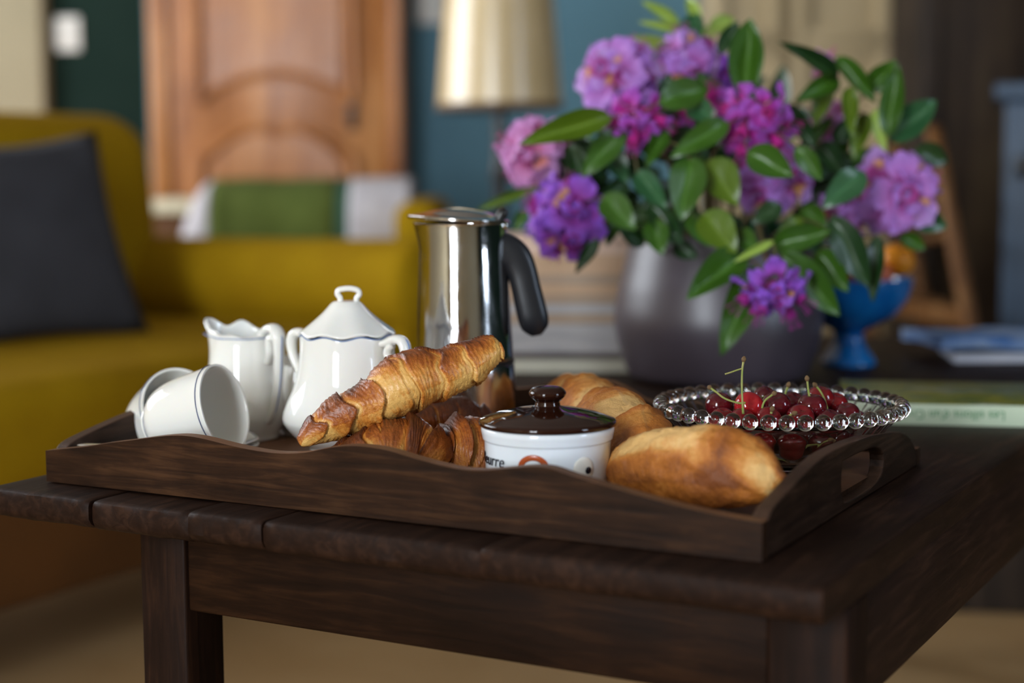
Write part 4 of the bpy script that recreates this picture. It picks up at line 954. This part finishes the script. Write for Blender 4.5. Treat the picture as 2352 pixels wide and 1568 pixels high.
P = thing('book', 'paperback with cream spine and green-yellow landscape cover, lying right of the dish', 'book', (bl.x, bl.y, 0), ba)
bh = at(2200, 928, bl.y * .5 + br.y * .5).z
W_, D_ = .24, .165
box('cover', 0, W_, .0, D_, bh - .0008, bh, M['bookcover'], P, .0002)
box('back_cover', 0, W_, .0, D_, .0002, .0010, M['bookcover'], P)
box('pages', .002, W_ - .002, .002, D_ - .002, .0011, bh - .0009, M['page'], P)
box('spine', 0, W_, -.0008, .0006, .0002, bh, M['spine'], P, .0003)
tm = textmesh("Les sillons d'un Crouse", .0118, 0, .0001)
w = max(v.co.x for v in tm.vertices)
xs = (onplane(2308, 955, bl, Vector((-math.sin(ba), math.cos(ba), 0))) - bl).length
for v in tm.vertices: v.co = (xs - v.co.x * .92, -.0010 - v.co.z, bh * .5 + .0042 - v.co.y)
obj('lettering', tm, M['greentext'], P, 'green title lettering, upside down')
tm = textmesh("Borée", .0058, 0, .0001)
for v in tm.vertices: v.co = (xs + .034 - v.co.x, -.0010 - v.co.z, bh * .5 + .002 - v.co.y)
obj('lettering', tm, M['greentext'], P, 'small author lettering, upside down')

def sheet(name, label, cat, cx, cy, rz, w, d, z0, z1, m, group, wob=.002, seed=0):
    n1, n2 = 10, 10; V = []
    for top in (1, 0):
        for i in range(n1 + 1):
            for j in range(n2 + 1):
                x = (i / n1 - .5) * w; y = (j / n2 - .5) * d; V.append((x, y, (z1 if top else z0) + wob * mnoise.noise(Vector((x * 12 + seed, y * 12, seed * 1.7)))))
    k = (n1 + 1) * (n2 + 1); Fc = []
    for i in range(n1):
        for j in range(n2):
            q = i * (n2 + 1) + j; Fc.append((q, q + n2 + 1, q + n2 + 2, q + 1)); Fc.append((k + q, k + q + 1, k + q + n2 + 2, k + q + n2 + 1))
    for i in range(n1):
        for j in (0, n2): q = i * (n2 + 1) + j; Fc.append((q, q + n2 + 1, k + q + n2 + 1, k + q) if j else (q, k + q, k + q + n2 + 1, q + n2 + 1))
    for j in range(n2):
        for i in (0, n1): q = i * (n2 + 1) + j; Fc.append((q, q + 1, k + q + 1, k + q) if not i else (q, k + q, k + q + 1, q + 1))
    zb = min(v[2] for v in V)
    me = mesh(name, [(x, y, z - zb) for x, y, z in V], Fc, smooth=False); o = obj(name, me, m); o.location = (cx, cy, zb); o.rotation_euler = (0, 0, rz)
    return tag(o, label, cat, group)
def pm(name, a, b, s=16): return simple_noise(name, a, b, s, 0.6, grain=(1, 1, 9))
M['mag_cream'] = pm('paper_cream', (0.70, 0.68, 0.55), (0.78, 0.76, 0.64))
M['mag_grey'] = pm('paper_grey', (0.42, 0.41, 0.43), (0.54, 0.52, 0.52))
M['mag_dark'] = pm('paper_dark', (0.09, 0.07, 0.07), (0.16, 0.13, 0.12))
M['mag_tan'] = pm('paper_tan', (0.56, 0.36, 0.22), (0.68, 0.46, 0.30))
M['mag_brown'] = pm('paper_brown', (0.42, 0.29, 0.20), (0.50, 0.38, 0.28))
M['mag_pink'] = pm('paper_pink', (0.74, 0.50, 0.38), (0.80, 0.60, 0.48))
M['mag_blue'] = pm('paper_blue', (0.02, 0.10, 0.30), (0.30, 0.38, 0.52), 22)
M['mag_white'] = pm('paper_white', (0.50, 0.52, 0.60), (0.60, 0.60, 0.66))
SY = 1.86; g = 'pile of magazines and papers behind the coffee pot'
def zpx(py, Y=SY): return at(1300, py, Y).z
cc = at(1300, 850, 1.95)
z = .0
lay = [(.0, zpx(826, 1.83), 'mag_cream', 'thick cream book at the very bottom of the paper pile', .27, .02, .0),
       (zpx(826, 1.83), zpx(815, 1.84), 'mag_dark', 'dark magazine lying on the cream book', .24, .03, .02)]
edges = [812, 775, 745, 722, 700, 678, 655, 632, 610, 586, 560, 545]
cols = ['mag_grey', 'mag_grey', 'mag_brown', 'mag_grey', 'mag_brown', 'mag_tan', 'mag_brown', 'mag_tan', 'mag_tan', 'mag_pink', 'mag_pink']
names = ['light grey magazine, third from the bottom of the paper pile', 'grey magazine, fourth from the bottom of the pile', 'brown-grey magazine in the lower half of the pile', 'grey magazine just below the middle of the pile', 'brown magazine in the middle of the paper pile', 'tan magazine just above the middle of the pile', 'brown magazine fifth from the top of the pile', 'tan magazine fourth from the top of the pile', 'tan magazine third from the top of the pile', 'pinkish paper bundle second from the top of the pile', 'pinkish folded newspaper on top of the pile']
for i in range(11): lay.append((zpx(edges[i]), zpx(edges[i + 1]), cols[i], names[i], .235 + .012 * math.sin(i * 2.3), .02 * math.sin(i * 1.7), .0))
zc = 0
for i, (a, b, mk, lab, wdt, rot_, _) in enumerate(lay):
    th = max(.004, b - a); w_ = .19 if i > 1 else (.26 if i == 0 else .22)
    ctr = at(1300 + (6 * math.sin(i * 3.1)), 850, 1.95)
    if i < 2: ctr = at(1312, 850, 1.92)
    sheet('book' if i == 0 else ('newspaper' if i == 12 else 'magazine'), lab, 'book' if i == 0 else ('newspaper' if i == 12 else 'magazine'), ctr.x, ctr.y, TH * .15 + rot_, w_ * (1 + .04 * math.sin(i * 1.9)), .17, zc, zc + th - .0006, M[mk], g, .0002, i)
    zc += th
c = at(2330, 838, 1.95)
sheet('brochure', 'white leaflet under the blue one at the right edge of the table', 'leaflet', c.x + .02, c.y, -.12, .20, .12, .0012, .011, M['mag_white'], 'leaflets at the right edge', .0015, 3)
sheet('brochure', 'crumpled blue leaflet on top at the right edge of the table', 'leaflet', c.x - .005, c.y + .01, .1, .22, .14, .015, .030, M['mag_blue'], 'leaflets at the right edge', .008, 5)

# ================================================================== SOFA
M['mustard'] = simple_noise('mustard_velvet', (0.31, 0.175, 0.002), (0.37, 0.22, 0.003), 7, 0.85, 0.25, 200, spec=0.15, sheen=0.0)
M['navy'] = simple_noise('charcoal_cloth', (0.030, 0.030, 0.036), (0.040, 0.040, 0.048), 10, 0.9, 0.3, 250)
M['sofabase'] = simple_noise('sofa_base', (0.09, 0.034, 0.006), (0.12, 0.045, 0.008), 8, 0.7)
M['dwood'] = wood('dark_brown_wood', (0.012, 0.008, 0.006), (0.03, 0.02, 0.014), (0.07, 0.045, 0.03), 4, 0.6, (8, 8, .6), .4)
sf = at(935, 760, 2.80); SA = math.atan2(.21, .124) - R90
sofa = thing('sofa', 'mustard yellow velvet sofa with rolled arm along the left', 'sofa', (sf.x, sf.y, ZF), SA)
zs_ = lambda z: z - ZF
def rbox(name, x0, x1, y0, y1, z0, z1, m, parent, bv, seg=6, rot=None, label=None):
    o = box(name, x0, x1, y0, y1, z0, z1, m, parent, bv, seg, label)
    if rot: o.rotation_euler = rot
    return o
rbox('seat_cushion', -.70, .0, -2.0, .0, zs_(-.20), zs_(-.035), M['mustard'], sofa, .05)
rbox('seat_base', -.74, -.03, -2.0, .14, zs_(-.335), zs_(-.19), M['sofabase'], sofa, .01, 2, label='brown lower rail')
b_ = rbox('backrest', -.86, -.60, -2.0, .12, zs_(-.33), zs_(.345), M['mustard'], sofa, .09)
for v in b_.data.vertices:
    if v.co.z > .5: v.co.x -= .03; v.co.y += -.03 if v.co.y > 0 else 0
arm = [(-.82, .06), (-.6, .06), (-.3, .06), (-.08, .06), (-.02, .06), (.0, .06)]
ra = [.085, .085, .085, .088, .088, .078]
obj('armrest', tube('armrest', [(x, y, zs_(.113 - .088), a, a) for (x, y), a in zip(arm, ra)], (0, 0, 1), 32, 6), M['mustard'], sofa)
rbox('arm_panel', -.80, -.01, .0, .12, zs_(-.33), zs_(.03), M['mustard'], sofa, .02, 3)
for (x, y) in ((-.08, .08), (-.78, .08), (-.08, -1.9), (-.78, -1.9)): box('leg', x - .025, x + .025, y - .025, y + .025, 0, zs_(-.33), M['dwood'], sofa, .004)
# cushion
def pillow(name, label, cat, corners, thick, m, Y0):
    """corners: 4 world points TL,TR,BR,BL"""
    n = 16; V = []; c0 = sum(corners, Vector()) / 4
    nrm = (corners[1] - corners[0]).cross(corners[3] - corners[0]).normalized()
    for side in (1, -1):
        for i in range(n + 1):
            for j in range(n + 1):
                u, v = i / n, j / n
                p = (corners[0] * (1 - u) + corners[1] * u) * (1 - v) + (corners[3] * (1 - u) + corners[2] * u) * v
                e = (16 * u * (1 - u) * v * (1 - v)) ** .45; pin = .06 * ((math.sin(math.pi * u) * (1 - math.sin(math.pi * v))) + 0)
                cen = p - c0
                k = 1 - .09 * (math.sin(math.pi * u) * (1 - math.sin(math.pi * v)) + math.sin(math.pi * v) * (1 - math.sin(math.pi * u)))
                V.append(c0 + cen * k + nrm * side * thick * e - c0)
    k = (n + 1) ** 2; Fc = []
    for i in range(n):
        for j in range(n):
            q = i * (n + 1) + j; Fc.append((q, q + 1, q + n + 2, q + n + 1)); Fc.append((k + q, k + q + n + 1, k + q + n + 2, k + q + 1))
    o = obj(name, mesh(name, V, Fc), m); o.location = c0
    bm = bmesh.new(); bm.from_mesh(o.data); bmesh.ops.remove_doubles(bm, verts=bm.verts, dist=.0008); bmesh.ops.recalc_face_normals(bm, faces=bm.faces); bm.to_mesh(o.data); bm.free()
    return tag(o, label, cat)
pillow('cushion', 'charcoal grey square cushion leaning on the mustard sofa back', 'cushion', [at(-190, 335, 2.58), at(222, 300, 2.84), at(345, 765, 2.72), at(-170, 820, 2.45)], .05, M['navy'], 2.6)

# armchair beyond, with striped throw
ac = at(700, 500, 3.74)
arc_ = thing('armchair', 'mustard armchair beyond the sofa with a throw over its back', 'armchair', (ac.x, ac.y, ZF), 0)
rbox('backrest', -.27, .26, -.09, .10, .1, at(700, 440, 3.72).z - ZF, M['mustard'], arc_, .08)
rbox('seat', -.27, .26, -.34, .0, .12, .38, M['mustard'], arc_, .04)
xr0 = at(905, 470, 3.15).x - ac.x; xr1 = at(1012, 470, 3.15).x - ac.x
rbox('armrest', xr0, xr1, 3.12 - ac.y, 3.76 - ac.y, .08, at(960, 462, 3.1).z - ZF, M['mustard'], arc_, .035)
rbox('armrest', -.36, -.27, 3.44 - ac.y, 3.80 - ac.y, .08, .52, M['mustard'], arc_, .035)
for x in (-.3, .24):
    for y in (-.28, .05): box('leg', x - .02, x + .02, y - .02, y + .02, 0, .13, M['dwood'], arc_)
M['th_green'] = simple_noise('throw_green', (0.065, 0.088, 0.012), (0.085, 0.11, 0.018), 20, 0.95, 0.4, 200)
M['th_white'] = simple_noise('throw_white', (0.44, 0.41, 0.43), (0.52, 0.49, 0.50), 20, 0.95, 0.4, 200)
M['th_teal'] = simple_noise('throw_teal', (0.03, 0.08, 0.05), (0.04, 0.10, 0.06), 20, 0.95, 0.4, 200)
th = thing('throw_blanket', 'green and off-white striped throw draped over the armchair back', 'blanket', (ac.x, ac.y, at(700, 426, 3.72).z + .003))
def drape(nm, px0, px1, m, lab, edge=0):
    x0 = at(px0, 450, 3.62).x - ac.x; x1 = at(px1, 450, 3.62).x - ac.x; V = []; n = 14
    path = [(-.128, -.42), (-.124, -.25), (-.120, -.11), (-.105, -.05), (-.07, -.015), (-.02, 0), (.04, -.002), (.09, -.03), (.115, -.09), (.12, -.3)]
    path = [tuple(p) for p in spline(path, 4)]
    for i in range(n + 1):
        u = i / n; x = x0 + (x1 - x0) * u; d = 0
        if edge == -1: d = (1 - u) ** 2
        for (y, z) in path:
            V.append((x, y - .0012 * math.sin(x * 50), z - d * .13 + .0012 * math.sin(x * 40)))
    Fc = grid_faces(n + 1, len(path), False)
    o = obj(nm, mesh(nm, V, Fc), m, th, lab); s_ = o.modifiers.new('s', 'SOLIDIFY'); s_.thickness = .012; return o
drape('throw_stripe', 408, 478, M['th_white'], 'off-white stripe', -1); drape('throw_stripe', 478, 770, M['th_green'], 'moss green stripe')
drape('throw_stripe', 770, 800, M['th_teal'], 'dark green stripe'); drape('throw_stripe', 800, 940, M['th_white'], 'off-white stripe')

# side table
M['cream'] = mat('cream_top', (0.62, 0.58, 0.42), 0.5)
c0 = at(335, 470, 3.95); c1 = at(440, 470, 3.95)
P = thing('side_table', 'small dark side table with a cream top beside the wooden door', 'side table', (c0.x, 3.95, ZF))
box('table_top', -.01, .36, 0, .34, c0.z - ZF - .022, c0.z - ZF + .012, M['cream'], P, .004)
box('drawer_box', .01, .34, .02, .32, c0.z - ZF - .17, c0.z - ZF - .022, M['sofabase'], P, .003)
for x in (.03, .32):
    for y in (.04, .30): box('leg', x - .018, x + .018, y - .018, y + .018, 0, c0.z - ZF - .17, M['dwood'], P)

# ================================================================== WOODEN DOOR (armoire front)
M['honey'] = wood('honey_wood', (0.17, 0.05, 0.008), (0.33, 0.115, 0.024), (0.50, 0.22, 0.07), 2.4, 0.30, (7, 7, .7), .15, .5)
DY = 4.44
dz = lambda py: at(640, py, DY).z
dx = lambda px: at(px, 200, DY).x
arm_ = thing('armoire', 'tall honey-coloured carved wooden armoire against the back wall', 'armoire', (dx(632), DY, ZF))
ox = dx(632)
xl, xr_ = dx(345) - ox, dx(922) - ox
box('carcass', xl, xr_, .03, .24, 0, 2.4, M['honey'], arm_, .004)
st = .062
door = box('door', xl + .05, xr_ - .03, .0, .03, .06, 2.35, M['honey'], arm_, .003)
box('corner_post', xl, xl + .05, -.012, .03, 0, 2.4, M['honey'], arm_, .004); box('corner_post', xr_ - .03, xr_, -.012, .03, 0, 2.4, M['honey'], arm_, .004)
X0, X1 = dx(455) - ox, dx(812) - ox
def sweep_frame(nm, pts, w, parent):
    rows = [(x, -.004, z, w, .012) for x, z in pts]; return obj(nm, tube(nm, rows, (0, 1, 0), 10, 4), M['honey'], parent)
def arch(y0, y1, lobes, n=17):
    out = []
    for i in range(n):
        u = i / (n - 1); b = math.sin(math.pi * u) ** .8
        if lobes: b = math.sin(math.pi * u) ** .7 - .22 * math.exp(-((u - .5) / .10) ** 2)
        out.append((X0 + (X1 - X0) * u, dz(y0) - ZF + (dz(y1) - dz(y0)) * b))
    return out
up = [(X0, 2.3), (X0, 1.6), (X0, 1.1)] + arch(225, 172, False) + [(X1, 1.1), (X1, 1.6), (X1, 2.3)]
lo = [(X0, .1), (X0, .4)] + arch(385, 285, True) + [(X1, .4), (X1, .1)]
sweep_frame('panel_moulding', up, .010, door); sweep_frame('panel_moulding', lo, .012, door)
def raised(nm, pts, off):
    cx_ = sum(p[0] for p in pts) / len(pts); cz_ = sum(p[1] for p in pts) / len(pts)
    pts2 = [(cx_ + (p[0] - cx_) * .86, cz_ + (p[1] - cz_) * .94) for p in pts]
    o = prism(nm, pts2, [], .012, M['honey'], door, .006); o.location = (0, -.010, 0); return o
raised('raised_panel', up, 0); raised('raised_panel', lo, 0)
hx = dx(797) - ox + .012; hz_ = dz(262) - ZF
esc = box('lock_plate', hx - .012, hx + .012, -.006, .0, hz_ - .045, hz_ + .045, M['blackm'], door, .004, label='dark metal lock plate')
obj('key', tube('key', [(hx, -.006, hz_, .003, .003), (hx, -.03, hz_, .003, .003), (hx, -.034, hz_ - .004, .010, .010), (hx, -.042, hz_ - .004, .010, .010)], (0, 0, 1), 10, 3), M['blackm'], door, 'dark key')

# switches
def switch(label, px, py, w, h, Y):
    c = at(px, py, Y); P = thing('light_switch', label, 'switch', (c.x, Y, c.z), group='wall switches')
    ww = w * Y / F / 2; hh = h * Y / F / 2
    box('switch_plate', -ww, ww, -.008, 0, -hh, hh, M['white'], P, .003); box('rocker', -ww * .4, ww * .4, -.012, -.008, -hh * .35, hh * .35, M['white'], P, .001)
switch('white wall switch on the dark shaded wall at the upper left', 156, 78, 56, 76, YB)
switch('white wall switch on the teal wall by the lampshade', 985, 12, 62, 84, YB)

# ================================================================== LAMP
M['shade'] = simple_noise('linen_shade', (0.56, 0.42, 0.22), (0.62, 0.47, 0.26), 12, 0.32, 0.08, 200, spec=0.6, coat=1.0, coat_rough=0.22)
M['shade_trim'] = mat('shade_trim', (0.14, 0.08, 0.04), 0.7)
LY = 3.3; lc = at(1148, 250, LY); ls = LY / F
lamp = thing('floor_lamp', 'standing lamp with a large tapered cream shade and dark stem', 'lamp', (lc.x, LY, ZF))
zb_ = lc.z - ZF
rb, rtp = 143 * ls, 108 * ls; hs = 420 * ls
o = obj('lamp_shade', lathe('lamp_shade', [(rb, zb_), (rb - (rb - rtp) * .33, zb_ + hs * .33), (rb - (rb - rtp) * .66, zb_ + hs * .66), (rtp, zb_ + hs), (rtp - .003, zb_ + hs), (rb - .003, zb_ + .001)], 64, cap0=False), M['shade'], lamp)
obj('shade_trim', lathe('shade_trim', [(rb + .001, zb_ - .002), (rb + .002, zb_ + .010), (rb - .004, zb_ + .010), (rb - .004, zb_ - .002)], 64, cap0=False), M['shade_trim'], lamp, 'dark trim band')
obj('lamp_stem', lathe('lamp_stem', smoothprof([(.13, 0), (.13, .015), (.03, .03), (.014, .06), (.014, zb_ - .18), (.022, zb_ - .14), (.014, zb_ - .10), (.012, zb_ + .1)], 5), 32), M['blackm'], lamp)
obj('bulb', lathe('bulb', smoothprof([(.012, zb_ + .1), (.03, zb_ + .15), (.025, zb_ + .18), (.0001, zb_ + .19)], 5), 24), M['white'], lamp)
for k in range(3):
    a = k * 2.09; obj('spoke', tube('spoke', [(0, 0, zb_ + .09, .0015, .0015), (math.cos(a) * (rb - .004), math.sin(a) * (rb - .004), zb_ + .03, .0015, .0015)], (-math.sin(a), math.cos(a), 0), 6, 2), M['blackm'], lamp)

# ================================================================== RIGHT BACKGROUND
M['cupb'] = simple_noise('cream_cupboard', (0.44, 0.34, 0.19), (0.50, 0.39, 0.23), 3, 0.5)
CYy = 4.35
cx0 = at(1632, 100, CYy).x; cx1 = at(2050, 100, CYy).x
P = thing('cupboard', 'tall cream painted panelled cupboard behind the flowers', 'cupboard', (cx0, CYy, ZF))
wdt = cx1 - cx0
zbot = 0
box('carcass', 0, wdt, .03, .34, 0, 2.35, M['cupb'], P, .004)
def cdoor(a, b):
    d = box('door', a, b, .005, .03, .05, 2.3, M['cupb'], P, .003)
    for (z0, z1) in ((.10, .48), (.54, at(1900, 105, CYy).z - ZF - .03), (at(1900, 85, CYy).z - ZF + .02, 2.2)):
        f = .03
        box('stile', a + .004, a + f + .01, -.012, .006, z0 - .03, z1 + .03, M['cupb'], d, .003); box('stile', b - f - .01, b - .004, -.012, .006, z0 - .03, z1 + .03, M['cupb'], d, .003)
        box('rail', a + f, b - f, -.012, .006, z0 - .03, z0, M['cupb'], d, .003); box('rail', a + f, b - f, -.012, .006, z1, z1 + .03, M['cupb'], d, .003)
    obj('knob', tube('knob', [(b - .02, 0, .9, .006, .006), (b - .02, -.02, .9, .012, .012), (b - .02, -.03, .9, .010, .010), (b - .02, -.033, .9, .002, .002)], (0, 0, 1), 12, 3), M['blackm'], d)
cdoor(.004, wdt * .40); cdoor(wdt * .45, wdt - .004)

M['dwood2'] = wood('brown_panel_wood', (0.018, 0.010, 0.006), (0.045, 0.026, 0.014), (0.09, 0.06, 0.03), 3, 0.6, (8, 8, .6), .3)
bx0 = at(2056, 100, 4.2).x
P = thing('bookcase', 'dark brown timber bookcase filling the right background', 'bookcase', (bx0 + .02, 4.0, ZF))
for i, x in enumerate((0, .27, .56, .90, 1.3)): box('upright', x, x + .05, 0, .4, 0, 2.4, M['dwood'], P, .004)
box('back_board', 0, 1.35, .38, .42, 0, 2.4, M['dwood'], P)
for x in (.05, .32, .61, .95): box('panel', x, x + (.22, .24, .29, .35)[(.05, .32, .61, .95).index(x)], .02, .04, .05, 2.35, M['dwood2'], P, .003)
# wood stove
M['stove'] = simple_noise('stove_blue_grey', (0.06, 0.095, 0.15), (0.075, 0.115, 0.175), 5, 0.4)
sx = at(2305, 400, 3.18).x; szt = at(2300, 192, 3.18).z - ZF
P = thing('stove', 'blue-grey enamelled stove at the right edge of the room', 'stove', (sx, 3.18, ZF), -.31)
box('stove_body', 0, .5, 0, .4, .12, szt - .03, M['stove'], P, .01, 3); box('top_plate', -.02, .52, -.02, .42, szt - .03, szt, M['stove'], P, .006)
dr = box('stove_door', .04, .46, -.015, .0, .2, szt - .12, M['stove'], P, .006, 3)
for z in (.30, szt - .16):
    box('hinge', .022, .05, -.022, -.005, z - .02, z + .02, M['blackm'], dr, .003)
for x in (.04, .44):
    for y in (.04, .34): box('leg', x, x + .04, y, y + .04, 0, .13, M['blackm'], P, .003)
obj('flue_pipe', lathe('flue_pipe', [(.075, szt), (.075, 2.5)], 32), M['blackm'], P).location = (.25, .22, 0)

# rush chair with slanting posts
M['chairw'] = wood('chair_wood', (0.11, 0.045, 0.014), (0.22, 0.095, 0.03), (0.34, 0.17, 0.06), 6, 0.45, (8, 8, 1), .2)
def rod(nm, a, b, r, parent, o0, m=None, r2=None):
    B = Vector((0.1, 1, .05)) if abs((b - a).normalized().y) < .8 else Vector((0, 0, 1))
    return obj(nm, tube(nm, [(*(a - o0), r, r), (*((a + b) / 2 - o0), (r + (r2 or r)) / 2, (r + (r2 or r)) / 2), (*(b - o0), r2 or r, r2 or r)], B, 12, 3), m or M['chairw'], parent)
A1 = at(2143, 292, 3.10); A2 = at(2262, 930, 2.98); B1 = at(2050, 330, 3.50); B2 = at(2165, 930, 3.42)
o0 = Vector((A2.x, A2.y, ZF)); P = thing('wooden_chair', 'brown wooden chair with slanting back posts beyond the table', 'chair', o0)
da = (A2 - A1); A3 = A1 + da * ((ZF - A1.z) / da.z); db = (B2 - B1); B3 = B1 + db * ((ZF - B1.z) / db.z)
rod('back_post', A1, A3, .015, P, o0, None, .017); rod('back_post', B1, B3, .015, P, o0, None, .017)
for f in (.12, .3, .48): rod('back_slat', A1 + da * f * .8, B1 + db * f * .8, .010, P, o0)
seatz = ZF + .43
pa = A1 + da * ((seatz - A1.z) / da.z); pb = B1 + db * ((seatz - B1.z) / db.z); fw = Vector((-.10, .36, 0))
q = [pa, pb, pb + fw, pa + fw]
V = [p - o0 for p in q] + [p - o0 - Vector((0, 0, .035)) for p in q]
so = obj('seat', mesh('seat', V, [(0, 1, 2, 3), (7, 6, 5, 4), (0, 4, 5, 1), (1, 5, 6, 2), (2, 6, 7, 3), (3, 7, 4, 0)], smooth=False), M['chairw'], P)
for p in (pa + fw, pb + fw): rod('front_leg', p, Vector((p.x, p.y, ZF)), .016, P, o0)
rod('stretcher', Vector((pa.x, pa.y, ZF + .2)), pa + fw - Vector((0, 0, .23)), .008, P, o0)
# low chest on the floor at right
P = thing('chest', 'low dark brown wooden chest on the floor right of the table', 'chest', (*onz(2165, 1405, ZF).xy, ZF), -.12)
box('chest_body', 0, .5, 0, .3, .0, .27, M['dwood'], P, .004); box('lid', -.01, .51, -.01, .31, .27, .295, M['dwood'], P, .004)
